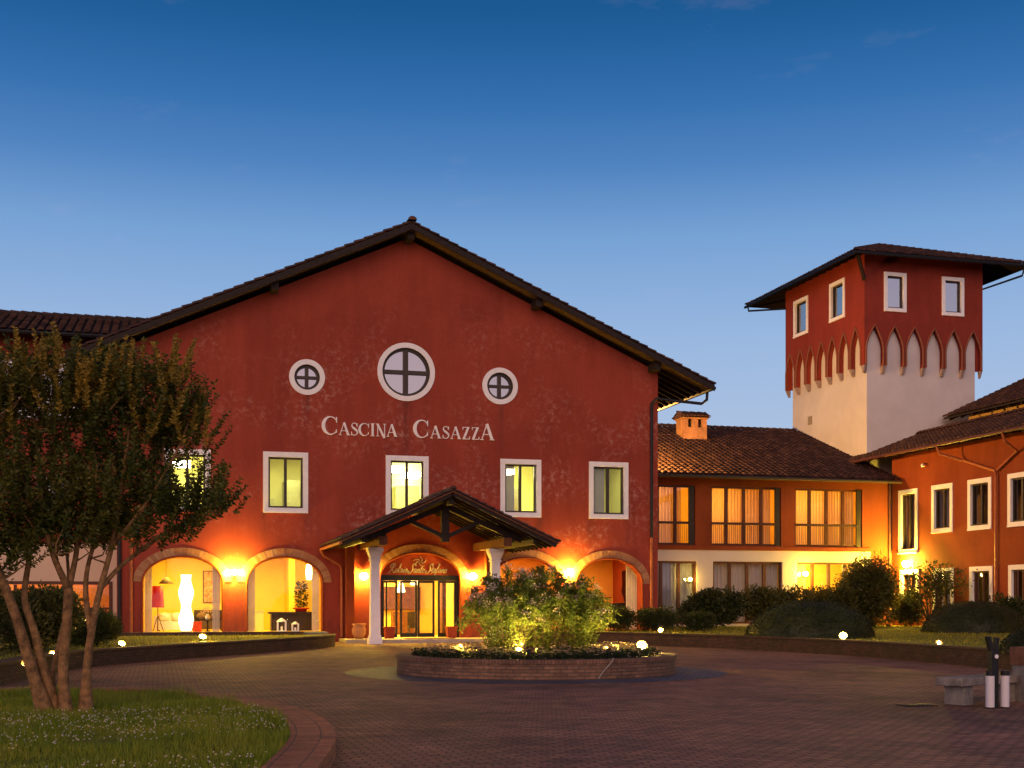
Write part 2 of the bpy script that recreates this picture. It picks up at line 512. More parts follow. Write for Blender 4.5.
def light(name, kind, loc, energy, color, parent=None, size=.2, aim=None, spot=None, blend=1.0, size_y=None):
    L = bpy.data.lights.new(name, kind)
    L.energy, L.color = energy, color
    if kind == 'AREA':
        L.size = size
        if size_y: L.shape = 'RECTANGLE'; L.size_y = size_y
    else:
        L.shadow_soft_size = size
    if kind == 'SPOT': L.spot_size = R(spot); L.spot_blend = blend
    o = bpy.data.objects.new(name, L)
    COL.objects.link(o)
    o.location = loc
    if aim is not None:
        o.rotation_euler = (Vector(aim) - Vector(loc)).to_track_quat('-Z', 'Y').to_euler()
    if parent is not None:
        off = Vector((0, 0, 0)); q = parent
        while q is not None: off += q.location; q = q.parent
        o.location = Vector(loc) - off
        o.parent = parent
    return o

def front(Y):                     # plane facing the camera, d runs into the building
    return lambda u, d, z: (u, Y + d, z)
def side(X):                      # plane facing -X, d runs into the building
    return lambda u, d, z: (X + d, u, z)
def sideR(X):                     # plane facing +X
    return lambda u, d, z: (X - d, u, z)
def arch_pts(x0, x1, z0, zs, zt, n=16):
    c, a, b = (x0 + x1) / 2, (x1 - x0) / 2, zt - zs
    pts = [(x0, z0), (x1, z0)]
    for i in range(n + 1):
        t = math.pi * i / n
        pts.append((c + a * math.cos(t), zs + b * math.sin(t)))
    return pts
def voussoirs(mb, x0, x1, zs, zt, w, M, d0, d1, n=34, gap=.10):
    c, a, b = (x0 + x1) / 2, (x1 - x0) / 2, zt - zs
    for i in range(n):
        t0 = math.pi * (i + gap / 2) / n; t1 = math.pi * (i + 1 - gap / 2) / n
        j = rnd.uniform(-.006, .006)
        q = [(c + (a + e) * math.cos(t), zs + (b + e) * math.sin(t)) for e, t in ((0, t0), (w, t0), (w, t1), (0, t1))]
        mb.hexa([M(u, d0 + j, z) for u, z in q] + [M(u, d1, z) for u, z in q])
def circle_pts(cx, cz, r, n=40):
    return [(cx + r * math.cos(2 * math.pi * i / n), cz + r * math.sin(2 * math.pi * i / n)) for i in range(n)]
def annulus(mb, cx, cz, r0, r1, M, d0, d1, n=48):
    for i in range(n):
        a, b = 2 * math.pi * i / n, 2 * math.pi * (i + 1) / n
        q = [(cx + r * math.cos(t), cz + r * math.sin(t)) for r, t in ((r0, a), (r1, a), (r1, b), (r0, b))]
        k = len(mb.v)
        mb.add([M(u, d0, z) for u, z in q] + [M(u, d1, z) for u, z in q], [(0, 1, 2, 3), (1, 5, 6, 2), (0, 3, 7, 4)])
    return mb
def tiles(mb, o, du, ds, Wd, L, per=.24, row=.36, clip=None, r=.10, seg=4):
    """barrel roof tiles: o = eave corner, du along the eave, ds up the slope"""
    o, du, ds = Vector(o), Vector(du).normalized(), Vector(ds).normalized()
    n = du.cross(ds).normalized()
    if n.z < 0: n = -n
    k = int(Wd / per)
    p = Wd / k
    for i in range(k):
        u = (i + .5) * p
        s0, s1 = (0, L) if clip is None else clip(u)
        s = s0
        while s < s1 - .05:
            e = min(s + row + .03, s1 + .05)
            ju, jh, jr = rnd.uniform(-.012, .012), rnd.uniform(0, .012), rnd.uniform(.94, 1.06)
            vs = []
            for t, rr, lift in ((s, r * jr, .028 + jh), (e, r * .86 * jr, .0)):
                c = o + du * (u + ju) + ds * t + n * lift
                for q in range(seg + 1):
                    a = math.pi * q / seg
                    vs.append(c + du * (-math.cos(a) * rr) + n * (math.sin(a) * rr * .85))
            m1 = seg + 1
            fs = [(q, q + 1, q + 1 + m1, q + m1) for q in range(seg)]
            fs.append(tuple(range(m1)))
            mb.add(vs, fs)
            s += row
    return mb
def ridge_tiles(mb, a, b, r=.13, row=.42):
    a, b = Vector(a), Vector(b)
    L = (b - a).length; t = (b - a) / L
    x = t.cross(Vector((0, 0, 1))).normalized(); n = x.cross(t)
    if n.z < 0: n = -n
    s = 0
    while s < L:
        e = min(s + row + .04, L)
        vs = []
        for q, rr, lf in ((s, r, .03), (e, r * .9, 0)):
            for k in range(6):
                an = math.pi * k / 5
                vs.append(a + t * q + x * (-math.cos(an) * rr) + n * (math.sin(an) * rr * .8 + lf))
        mb.add(vs, [(k, k + 1, k + 7, k + 6) for k in range(5)] + [tuple(range(6)), tuple(range(6, 12))])
        s += row
    return mb

# ------------------------------------------------------------------ ground, drive, lawns
GROUND = mottled('earth', (.05, .06, .02), .3, .3, .95, .2)
gm = MB(); gm.add([(-700, -300, -.06), (700, -300, -.06), (700, 900, -.06), (-700, 900, -.06)], [(0, 1, 2, 3)])
struct(gm.build('ground', GROUND, fix=False))
PAVE = brickmat('brick_pavers', (.43, .215, .125), (.28, .145, .090), (.11, .063, .048), .20, .11, .78, None, .012, .22)
dm = MB(); dm.add([(-40, -12, 0), (55, -12, 0), (55, 80, 0), (-40, 80, 0)], [(0, 1, 2, 3)])
struct(dm.build('driveway', PAVE, fix=False))
STONE = mottled('grey_stone', (.15, .15, .155), .3, 3, .6, .2)

ISL = Vector((8.04, 27.3, 0)); IR = 3.05
sm = MB()
N = 96
for i in range(N):
    a, b = 2 * math.pi * i / N, 2 * math.pi * (i + 1) / N
    sm.add([(ISL.x + r * math.cos(t), ISL.y + r * math.sin(t), .004) for r, t in ((IR + .012, a), (IR + 1.12, a), (IR + 1.12, b), (IR + .012, b))], [(0, 1, 2, 3)])
struct(sm.build('stone_path', brickmat('stone_setts', (.125, .12, .13), (.085, .083, .092), (.045, .042, .044), .16, .16, .6, None, .01, .4), fix=False))

GRASSB = mottled('turf', (.14, .15, .014), .4, 2, .95, .4)
def smooth_path(pts, k=6):
    out = []
    for i in range(len(pts) - 1):
        p0 = Vector(pts[max(i - 1, 0)]); p1 = Vector(pts[i]); p2 = Vector(pts[i + 1]); p3 = Vector(pts[min(i + 2, len(pts) - 1)])
        for j in range(k):
            t = j / k
            out.append(.5 * ((2 * p1) + (-p0 + p2) * t + (2 * p0 - 5 * p1 + 4 * p2 - p3) * t * t + (-p0 + 3 * p1 - 3 * p2 + p3) * t ** 3))
    out.append(Vector(pts[-1]))
    return out
def offset_path(pts, d):
    out = []
    for i, p in enumerate(pts):
        t = (pts[min(i + 1, len(pts) - 1)] - pts[max(i - 1, 0)]).normalized()
        out.append(p + Vector((-t.y, t.x)) * d)
    return out
def flat_poly(mb, pts, z):
    tri = tessellate_polygon([[Vector((p[0], p[1], 0)) for p in pts]])
    return mb.add([(p[0], p[1], z) for p in pts], [tuple(t) for t in tri])
def strip_wall(path, w, z0, z1, name, mat, d=0, uvs=True, parent=None, zt=None):
    """a wall along a path, with u along / v across-and-up as UV so brick courses follow it"""
    A = offset_path(path, d); B = offset_path(path, d + w)
    me = bpy.data.meshes.new(name)
    prof = lambda a, b: [(a.x, a.y, z0), (a.x, a.y, z1), (b.x, b.y, z1), (b.x, b.y, z0)]
    hv = [0, z1 - z0, z1 - z0 + w, 2 * (z1 - z0) + w]
    vs, fs, uv = [], [], []
    L = 0
    for i, (a, b) in enumerate(zip(A, B)):
        vs += prof(a, b)
        if i:
            L1 = L + (A[i] - A[i - 1]).length
            q = (i - 1) * 4
            for k in range(3):
                fs.append((q + k, q + 4 + k, q + 5 + k, q + k + 1))
                uv += [(L, hv[k]), (L1, hv[k]), (L1, hv[k + 1]), (L, hv[k + 1])]
            L = L1
    fs.append((0, 1, 2, 3)); uv += [(0, 0), (0, .3), (.3, .3), (.3, 0)]
    q = len(vs) - 4
    fs.append((q, q + 3, q + 2, q + 1)); uv += [(0, 0), (.3, 0), (.3, .3), (0, .3)]
    me.from_pydata(vs, [], fs)
    lay = me.uv_layers.new(name='uv')
    for i, c in enumerate(uv): lay.data[i].uv = c
    me.materials.append(mat)
    o = bpy.data.objects.new(name, me)
    COL.objects.link(o)
    if parent: o.parent = parent
    return o
BRICKW = brickmat('low_wall_brick', (.115, .055, .032), (.07, .034, .022), (.05, .038, .03), .24, .068, .85, 'uv', .010)
COPING = brickmat('coping_brick', (.12, .058, .034), (.08, .038, .025), (.045, .034, .026), .075, .40, .8, 'uv', .008)
KERBB = brickmat('kerb_brick', (.52, .195, .090), (.36, .13, .068), (.17, .10, .07), .12, .25, .8, 'uv', .008)

# foreground island of lawn
kin = smooth_path([(-14, 24.5), (-8, 23.2), (-3.3, 21.9), (-2.39, 21.66), (-.95, 21.26), (.03, 20.51), (.96, 18.16), (1.37, 15.89), (1.32, 13.42), (.83, 10.78), (.38, 9.11), (-1.2, 6.8), (-6, 5), (-14, 4.5)])
fl = flat_poly(MB(), kin, .13).build('front_lawn', GRASSB, fix=False); struct(fl)
kerb = strip_wall(kin, .46, -.02, .17, 'kerb', KERBB); struct(kerb)

# right lawn and its retaining wall
rpath = smooth_path([(13.6, 50.6), (14.6, 48.6), (15.99, 45.78), (17.26, 43.04), (18.68, 38.49), (19.3, 32.56), (18.81, 26.69), (18.32, 24.48), (16.67, 20.51), (14.5, 17.6)])
rl = flat_poly(MB(), [(p.x + .2, p.y) for p in rpath] + [(50, 14), (50, 62), (20.0, 62), (20.0, 50.9), (13.6, 50.9)], .38).build('side_lawn', GRASSB, fix=False); struct(rl)
w = strip_wall(rpath, .34, -.02, .40, 'retaining_wall', BRICKW); tag(w, 'long curved low brick wall retaining the lawn at the right', 'low wall')
cp = strip_wall(rpath, .40, .402, .455, 'coping', COPING, -.03); cp.parent = w
# left lawn strip, its retaining wall and the terrace step under the arches
lpath = smooth_path([(-9, 12.0), (-4.2, 19.0), (-2.82, 25.55), (-1.47, 32.25), (2.66, 39.4), (5.2, 43.6), (5.95, 45.3), (6.25, 47.3)])
ll = flat_poly(MB(), [(p.x - .15, p.y) for p in lpath] + [(6.1, 50.9), (-22, 53.9), (-22, 12)], .33).build('arcade_lawn', GRASSB, fix=False); struct(ll)
w = strip_wall(lpath, .36, -.02, .36, 'retaining_wall', BRICKW); tag(w, 'low brick wall below the lit arches, curving behind the tree', 'low wall')
cp = strip_wall(lpath, .42, .362, .415, 'coping', COPING, -.03); cp.parent = w
tp = [Vector((-3.2, 49.0)), Vector((5.3, 49.0))]
o = strip_wall(tp, .5, .0, .46, 'terrace_step', BRICKW); tag(o, 'straight dark brick terrace edge right under the two lit arches', 'low wall')
tf = MB().box(-3.2, 6.3, 49.5, 51.0, .0, .42); struct(tf.build('terrace_floor', STONE))

# ------------------------------------------------------------------ main building
YF = 51.0
XL, XR, XC = -1.5, 20.4, 9.65
M0 = front(YF)
mainb = thing('main_building', 'large red stucco building with a wide gable, round windows and lettering', 'building', (9.5, YF, 0))
SL = .45
ztop = lambda x, zr=16.15: zr - SL * abs(x - XC)
outer = [(XL, -.2), (XR, -.2), (XR, ztop(XR)), (XC, 16.15), (XL, ztop(XL))]
ARCH = [(-.55, 2.39, .42, 2.35, 3.30), (3.34, 6.24, .42, 2.35, 3.32), (8.54, 11.81, .14, 2.50, 3.55), (13.10, 16.05, .42, 2.40, 3.38), (16.76, 19.68, .42, 2.35, 3.38)]
holes = [arch_pts(*a) for a in ARCH]
RW = [(5.65, 10.41, .70), (9.60, 10.80, 1.17), (13.49, 10.41, .75)]
for cx, cz, r in RW: holes.append(circle_pts(cx, cz, r - .13))
UW = [(.22, 1.96), (3.95, 5.69), (8.77, 10.51), (13.50, 15.24), (17.32, 19.06)]
for a, b in UW: holes.append([(a + .12, 5.24), (b - .12, 5.24), (b - .12, 7.30), (a + .12, 7.30)])
MB().sheet(outer, holes, M0, .42).build('facade_wall', RED, mainb)
sw = MB()
sw.box(XR - .42, XR, YF + .422, 76, -.2, ztop(XR) - .02); sw.box(XL, XL + .42, YF + .422, 76, -.2, ztop(XL) - .02)
sw.sheet(outer, [], front(75.6), .4)
sw.build('side_wall', RED, mainb)
# brick arch rings
for i, (x0, x1, z0, zs, zt) in enumerate(ARCH):
    mb = MB(); voussoirs(mb, x0, x1, zs, zt, .36, M0, -.035, .10)
    ar = mb.build('brick_arch', VOUS, mainb)
    mo = MB()
    n = 34; c, a, b = (x0 + x1) / 2, (x1 - x0) / 2, zt - zs
    for k in range(n):
        t0, t1 = math.pi * k / n, math.pi * (k + 1) / n
        q = [(c + (a + e) * math.cos(t), zs + (b + e) * math.sin(t)) for e, t in ((.006, t0), (.354, t0), (.354, t1), (.006, t1))]
        mo.add([M0(u, -.018, z) for u, z in q], [(0, 1, 2, 3)])
    # rounded moulding down both jambs and round the arch
    path = [(x0 - .02, z0 + .02)] + [(c - (a + .02) * math.cos(math.pi * k / 24), zs + (b + .02) * math.sin(math.pi * k / 24)) for k in range(25)] + [(x1 + .02, z0 + .02)]
    mo.build('mortar', mottled('mortar', (.24, .15, .09), .2, 8), ar)
    MB().tube([M0(u, -.045, z) for u, z in path], .045, 6).build('arch_moulding', TERRA, ar)
# round windows
for cx, cz, r in RW:
    wmb = annulus(MB(), cx, cz, r - .20, r, M0, -.05, .02)
    wd = wmb.build('round_window', TRIM, mainb, fix=True)
    f = annulus(MB(), cx, cz, r - .31, r - .14, M0, .10, .22)
    t = .07 if r < 1 else .10
    f.mbox(M0, cx - t, cx + t, .085, .20, cz - r + .25, cz + r - .25)
    f.mbox(M0, cx - r + .25, cx - t - .001, .088, .20, cz - t * .8, cz + t * .8); f.mbox(M0, cx + t + .001, cx + r - .25, .088, .20, cz - t * .8, cz + t * .8)
    f.build('frame', FRAME, wd)
    pn = MB(); P = circle_pts(cx, cz, r - .2, 40)
    pn.add([M0(u, .17, z) for u, z in P], [tuple(range(40))])
    pn.build('pane', GLASSR, wd, fix=False)
    bk = MB(); P = circle_pts(cx, cz, r - .135, 40); bk.add([M0(u, .41, z) for u, z in P], [tuple(range(40))])
    bk.build('blind', mottled('pale_blind', (.62, .60, .62), .06, 3), wd, fix=False)
# upper rectangular windows
def rect_window(bld, M, u0, u1, z0, z1, sw=.20, open_=None, frame=FRAME, mull=True, glass=GLASS, trim=TRIM, name='window'):
    g = MB().ring(M, u0, u1, z0, z1, sw, -.05, .12)
    g.mbox(M, u0 + .02, u1 - .02, -.09, -.052, z0 - .0, z0 + .07)
    wd = g.build(name, trim, bld)
    a, b, c, d = u0 + sw + .002, u1 - sw - .002, z0 + sw + .002, z1 - sw - .002
    f = MB().ring(M, a, b, c, d, .07, .08, .20)
    if mull:
        m = (a + b) / 2; f.mbox(M, m - .055, m + .055, .075, .19, c + .072, d - .072)
    f.mbox(M, a - .05, b + .05, -.02, .078, c - .03, c + .045)
    f.build('frame', frame, wd)
    pn = MB(); pn.add([M(a + .03, .15, c + .03), M(b - .03, .15, c + .03), M(b - .03, .15, d - .03), M(a + .03, .15, d - .03)], [(0, 1, 2, 3)])
    pn.build('pane', glass, wd, fix=False)
    return wd
for a, b in UW: rect_window(mainb, M0, a, b, 5.06, 7.44)
# rooms behind the upper windows: floor, ceiling, partitions
rm = MB()
rm.box(XL + .43, XR - .43, YF + .43, 56.4, 4.15, 4.28); rm.box(XL + .43, XR - .43, YF + .43, 56.4, 7.78, 7.9)
rm.box(XL + .43, XR - .43, 56.0, 56.2, 4.281, 7.779); rm.box(XR - .53, XR - .43, YF + .43, 55.99, 4.281, 7.779); rm.box(XL + .43, XL + .53, YF + .43, 55.99, 4.281, 7.779)
for x in (2.9, 7.2, 12.0, 16.4): rm.box(x - .06, x + .06, YF + .43, 55.99, 4.281, 7.779)
rm.build('office_room', OFFICEW, mainb)
OFU = mottled('office_furniture', (.42, .42, .22), .15, 3)
for b_ in ((3.2, 4.75, 55.3, 55.98, 4.3, 5.95), (5.15, 5.75, 54.6, 55.98, 4.3, 6.7), (7.7, 8.9, 54.4, 55.9, 4.3, 5.75), (9.9, 10.9, 54.9, 55.98, 4.3, 6.6), (14.2, 14.9, 53.2, 54.8, 4.3, 6.45), (12.4, 13.4, 55, 55.98, 4.3, 6.1), (.4, 1.6, 55, 55.98, 4.3, 6.2)): MB().box(*b_).build('office_cupboard', OFU, mainb)
for x, y in ((.9, 53.2), (9.32, 52.9), (14.15, 52.8), (10.6, 55.2)): MB().box(x - .36, x + .36, y - .35, y + .35, 6.98, 7.20).build('ceiling_light', CEILG, mainb)
for x, e in ((1.0, 150), (5.0, 125), (9.6, 230), (14.2, 230), (18.4, 42)):
    light('office_light', 'AREA', (x, 53.4, 7.6), e, (1, .95, .40), mainb, 1.2, (x, 53.4, 0))
for x0, x1, n in ((17.62, 18.10, 22), (13.72, 14.18, 20)):
    bl = MB()
    for k in range(n): bl.box(x0 + k * (x1 - x0) / n, x0 + (k + .86) * (x1 - x0) / n, YF + .28 + .02 * (k % 2), YF + .30 + .02 * (k % 2), 5.3, 7.26)
    bl.build('blind', mottled('green_grey_blind', (.40, .43, .33), .06, 3), mainb)
# ground floor rooms
lg = MB()
lg.box(XL + .43, 7.0, YF + .43, 56.9, .30, .40); lg.box(XL + .43, 7.0, YF + .43, 56.9, 3.75, 3.9)
lg.box(XL + .43, 7.0, 56.5, 56.7, .401, 3.749); lg.box(6.85, 7.0, YF + .43, 56.49, .401, 3.749)
lg.box(2.84, 3.06, YF + .43, 55.3, .401, 3.749)
lg.box(5.30, 5.55, 54.6, 56.49, .401, 3.749)
lg.build('lounge_room', YELLOWW, mainb)
for x0, x1, *_ in ARCH[:2]:
    for u in (x0 + .06, x1 - .34):
        jm = MB()
        for k in range(5): jm.box(u + k * .056, u + k * .056 + .045, YF + .5 + .03 * (k % 2), YF + .53 + .03 * (k % 2), .42, 3.3)
        jm.build('curtain', mottled('cream_curtain', (.75, .66, .46), .06, 5), mainb)
gl = MB()
for x0, x1, z0, zs, zt in ARCH[:2]:
    P = arch_pts(x0 - .01, x1 + .01, z0, zs, zt + .01)
    gl.add([M0(u, .33, z) for u, z in P], [tuple(range(len(P)))])
gl.build('arch_glazing', GLASS, mainb, fix=False)
light('lounge_light', 'AREA', (1.0, 53.6, 3.6), 320, (1, .70, .12), mainb, 1.6, (1.0, 53.6, 0))
light('lounge_light', 'AREA', (4.6, 53.2, 3.6), 290, (1, .67, .09), mainb, 1.4, (4.6, 53.2, 0))
# porch rooms behind the two right arches
pr_ = MB()
pr_.box(12.6, 19.97, YF + .43, 57, .30, .40); pr_.box(12.6, 19.97, YF + .43, 57, 3.75, 3.9)
pr_.box(12.6, 19.97, 55.4, 55.6, .401, 3.749); pr_.box(12.45, 12.59, YF + .43, 55.39, .3, 3.749)
pr_.box(16.3, 16.5, YF + .43, 54.0, .401, 3.749)
pr_.build('porch_room', ORANGEW, mainb)
jm = MB()
for k in range(14):
    jm.box(19.20 + .036 * k, 19.20 + .036 * k + .032, 51.6 + .04 * (k % 2), 51.63 + .04 * (k % 2), .42, 3.7)
jm.build('curtain', mottled('cream_curtain', (.75, .66, .46), .06, 5), mainb)
st = MB(); st.beam((16.9, 55.1, 3.7), (18.9, 55.1, 1.75), .12, .16)
for k in range(7): st.beam((18.2 + .22 * k, 54.9, .4), (18.2 + .22 * k, 54.9, 1.75), .04, .04, (1, 0, 0))
st.beam((18.0, 54.9, 1.78), (19.7, 54.9, 1.78), .06, .06)
st.build('stair_rail', WOODM, mainb)
light('porch_light', 'AREA', (18.2, 53.2, 3.6), 130, (1, .62, .10), mainb, 1.0, (18.2, 53.2, 0))
light('porch_light', 'AREA', (14.6, 53.2, 3.6), 190, (1, .66, .10), mainb, 1.0, (14.6, 53.2, 0))
# entrance hall
eh = MB()
eh.box(7.3, 12.4, YF + .43, 60, -.02, .10); eh.box(7.3, 12.4, YF + .43, 60, 3.6, 3.74)
eh.box(7.2, 7.3, YF + .43, 60, -.02, 3.6); eh.box(12.35, 12.44, YF + .43, 60, -.02, 3.6)
eh.box(7.3, 12.35, 59.8, 60, .10, 3.6)
eh.box(9.9, 10.74, 57.5, 57.7, 2.3, 3.59)
eh.build('entrance_hall', mottled('hall_wall', (.76, .54, .14), .06, 2), mainb)
MB().box(10.3, 11.5, 57.9, 58.5, .1, 1.15).build('reception_desk', WOODM, mainb)
eb = MB(); eb.box(10.55, 10.95, 55.4, 55.8, .45, .55); eb.box(10.55, 10.95, 55.75, 55.8, .551, 1.15)
for a, b in ((10.56, 55.41), (10.90, 55.41), (10.56, 55.74), (10.90, 55.74)): eb.box(a, a + .04, b, b + .04, .1, .449)
eb.build('hall_chair', WOOD, mainb)
MB().box(9.9, 11.9, 59.6, 59.79, 1.2, 2.3).build('wall_panel', WOODM, mainb)
MB().box(11.75, 11.95, 54.2, 54.6, .101, 2.6).build('hall_pillar', WOODM, mainb)
light('hall_light', 'AREA', (10.1, 52.2, 3.4), 230, (1, .72, .18), mainb, .8, (10.1, 50.4, 0))  # extra light added by the door to spill onto the threshold
for x, y, z in ((10.72, 55.0, 2.35), (10.55, 57.3, 2.05)):
    pd = MB(); pd.lathe([(.02, .62), (.06, .45), (.17, .1), (.20, 0), (.12, -.03)], (x, y, z), 12)
    pd.build('pendant_lamp', FLOORLAMP, mainb, smooth=True)
light('hall_light', 'AREA', (9.6, 54.5, 3.5), 520, (1, .72, .14), mainb, 1.6, (9.6, 54.5, 0))
light('hall_light', 'AREA', (9.0, 57.5, 3.5), 420, (1, .72, .16), mainb, 1.4, (9.0, 57.5, 0))
# entrance doors
DX0, DX1 = 8.545, 11.805
dr = MB(); dr.mbox(M0, DX0, DX1, .14, .36, 2.44, 2.66)
dr.mbox(M0, DX0, DX0 + .10, .14, .34, .15, 2.439); dr.mbox(M0, DX1 - .10, DX1, .14, .34, .15, 2.439)
door = dr.build('entrance_door', BLACK, mainb)
xs = [DX0 + .105, 9.27, 9.47, 10.13, 10.16, 10.80, 11.02, DX1 - .105]
for a, b, d in ((DX0 + .105, 9.28, .20), (9.40, 10.10, .27), (10.12, 10.82, .27), (10.94, DX1 - .105, .20)):
    lf = MB().ring(M0, a, b, .16, 2.435, .085, d, d + .05)
    lf.mbox(M0, a + .087, b - .087, d + .002, d + .048, .246, .33)
    if d < .25: lf.mbox(M0, (a + b) / 2 - .16, (a + b) / 2 - .10, d + .002, d + .048, .331, 2.349)
    lo = lf.build('door_leaf', BLACK, door)
    g = MB(); g.add([M0(a + .05, d + .025, .2), M0(b - .05, d + .025, .2), M0(b - .05, d + .025, 2.40), M0(a + .05, d + .025, 2.40)], [(0, 1, 2, 3)])
    g.build('pane', GLASS, door, fix=False)
# tympanum panel with the script sign and emblem
P = [(x, z) for x, z in arch_pts(8.53, 11.82, 2.662, 2.663, 3.56, 20)]
P = [(10.175 + (x - 10.175), z) for x, z in P]
ty = MB().prism([(8.53, 2.662), (11.82, 2.662)] + [(10.175 + 1.645 * math.cos(math.pi * i / 20), 2.70 + .86 * math.sin(math.pi * i / 20)) for i in range(1, 20)], .22, .30, M0)
tym = ty.build('sign_panel', mottled('sign_panel_red', (.36, .055, .02), .1, 3), mainb)
GLY = {
 'R': ([[(.05, .55), (.0, .75), (.15, .98), (.45, .98), (.5, .75), (.35, .55), (.15, .52)], [(.32, 1.0), (.22, .5), (.05, .02), (-.12, .0)], [(.25, .52), (.4, .2), (.52, .02), (.62, .1)]], .62),
 'S': ([[(.55, .78), (.62, .95), (.45, 1.02), (.3, .85), (.35, .6), (.42, .35), (.3, .05), (.05, -.05), (-.08, .1), (.05, .22)]], .56),
 'e': ([[(.0, .18), (.2, .28), (.22, .42), (.12, .45), (.05, .25), (.1, .03), (.22, .05), (.32, .2)]], .30),
 'l': ([[(.0, .15), (.2, .6), (.24, .9), (.16, .95), (.1, .5), (.1, .08), (.18, .03), (.28, .18)]], .27),
 'a': ([[(.26, .4), (.12, .44), (.02, .2), (.1, .02), (.22, .2), (.27, .42), (.25, .1), (.3, .02), (.4, .18)]], .37),
 'i': ([[(.0, .18), (.1, .42), (.08, .1), (.14, .02), (.24, .18)], [(.12, .58), (.13, .60)]], .22),
 's': ([[(.0, .15), (.14, .45), (.2, .22), (.14, .02), (.02, .06)], [(.14, .03), (.3, .18)]], .28),
 'n': ([[(.0, .2), (.08, .42), (.06, .02)], [(.06, .22), (.18, .42), (.24, .36), (.22, .1), (.28, .02), (.36, .18)]], .35),
 't': ([[(.0, .18), (.16, .75), (.1, .1), (.16, .02), (.26, .18)], [(.02, .5), (.24, .52)]], .25),
 'o': ([[(.16, .44), (.04, .36), (.02, .12), (.12, .02), (.22, .16), (.18, .42), (.22, .36), (.34, .36)]], .32),
 'f': ([[(.0, .18), (.2, .65), (.26, .95), (.18, .98), (.1, .5), (.04, -.3), (-.04, -.35), (-.02, -.15), (.12, .06), (.26, .18)]], .27),
 ' ': ([], .22)}
tx = MB()
def script(text, x, z, sc, fade=1):
    for ch in text:
        st_, adv = GLY[ch]
        for s_ in st_:
            P2 = smooth_path([Vector(q) for q in s_], 4) if len(s_) > 2 else [Vector(q) for q in s_]
            big = ch in 'RS'
            tx.tube([M0(x + (q.x + q.y * .28) * sc, .20, z + q.y * sc) for q in P2], .021 if big else .016, 5)
        x += adv * sc
    return x
xx = script('Relais', 8.93, 2.76, .36); xx = script('Santo', xx + .05, 2.76, .36); script('Stefano', xx + .05, 2.76, .36)
tx.build('sign_lettering', plain('sign_letter_white', (.50, .38, .28), .6), tym)
em = MB()
for k in range(5):     # five curled petals round a centre
    a0 = 2 * math.pi * k / 5 + .3
    P2 = [Vector((10.20 + (.03 + .04 * j) * math.cos(a0 + .28 * j) * 1.25, 3.20 + (.03 + .04 * j) * math.sin(a0 + .28 * j))) for j in range(6)]
    em.tube([M0(q.x, .20, q.y) for q in P2], [.012, .02, .024, .022, .016, .008], 5)
em.build('sign_emblem', plain('emblem_grey', (.34, .24, .20), .6), tym)
# raised facade lettering, cut as serif capitals
def stroke(mb, a, b, w, M, d0=-.06, d1=-.004):
    a, b = Vector(a), Vector(b)
    t = (b - a).normalized(); nn = Vector((-t.y, t.x)) * w / 2
    q = [a - nn, b - nn, b + nn, a + nn]
    mb.hexa([M(p.x, d0, p.y) for p in q] + [M(p.x, d1, p.y) for p in q])
def varstroke(mb, pts, ws, M, d0=-.06, d1=-.004):
    P2 = [Vector(p) for p in pts]
    for i in range(len(P2) - 1):
        def nrm(k):
            t = (P2[min(k + 1, len(P2) - 1)] - P2[max(k - 1, 0)]).normalized(); return Vector((-t.y, t.x))
        n0, n1 = nrm(i) * ws[i] / 2, nrm(i + 1) * ws[i + 1] / 2
        q = [P2[i] - n0, P2[i + 1] - n1, P2[i + 1] + n1, P2[i] + n0]
        mb.hexa([M(p.x, d0, p.y) for p in q] + [M(p.x, d1, p.y) for p in q])
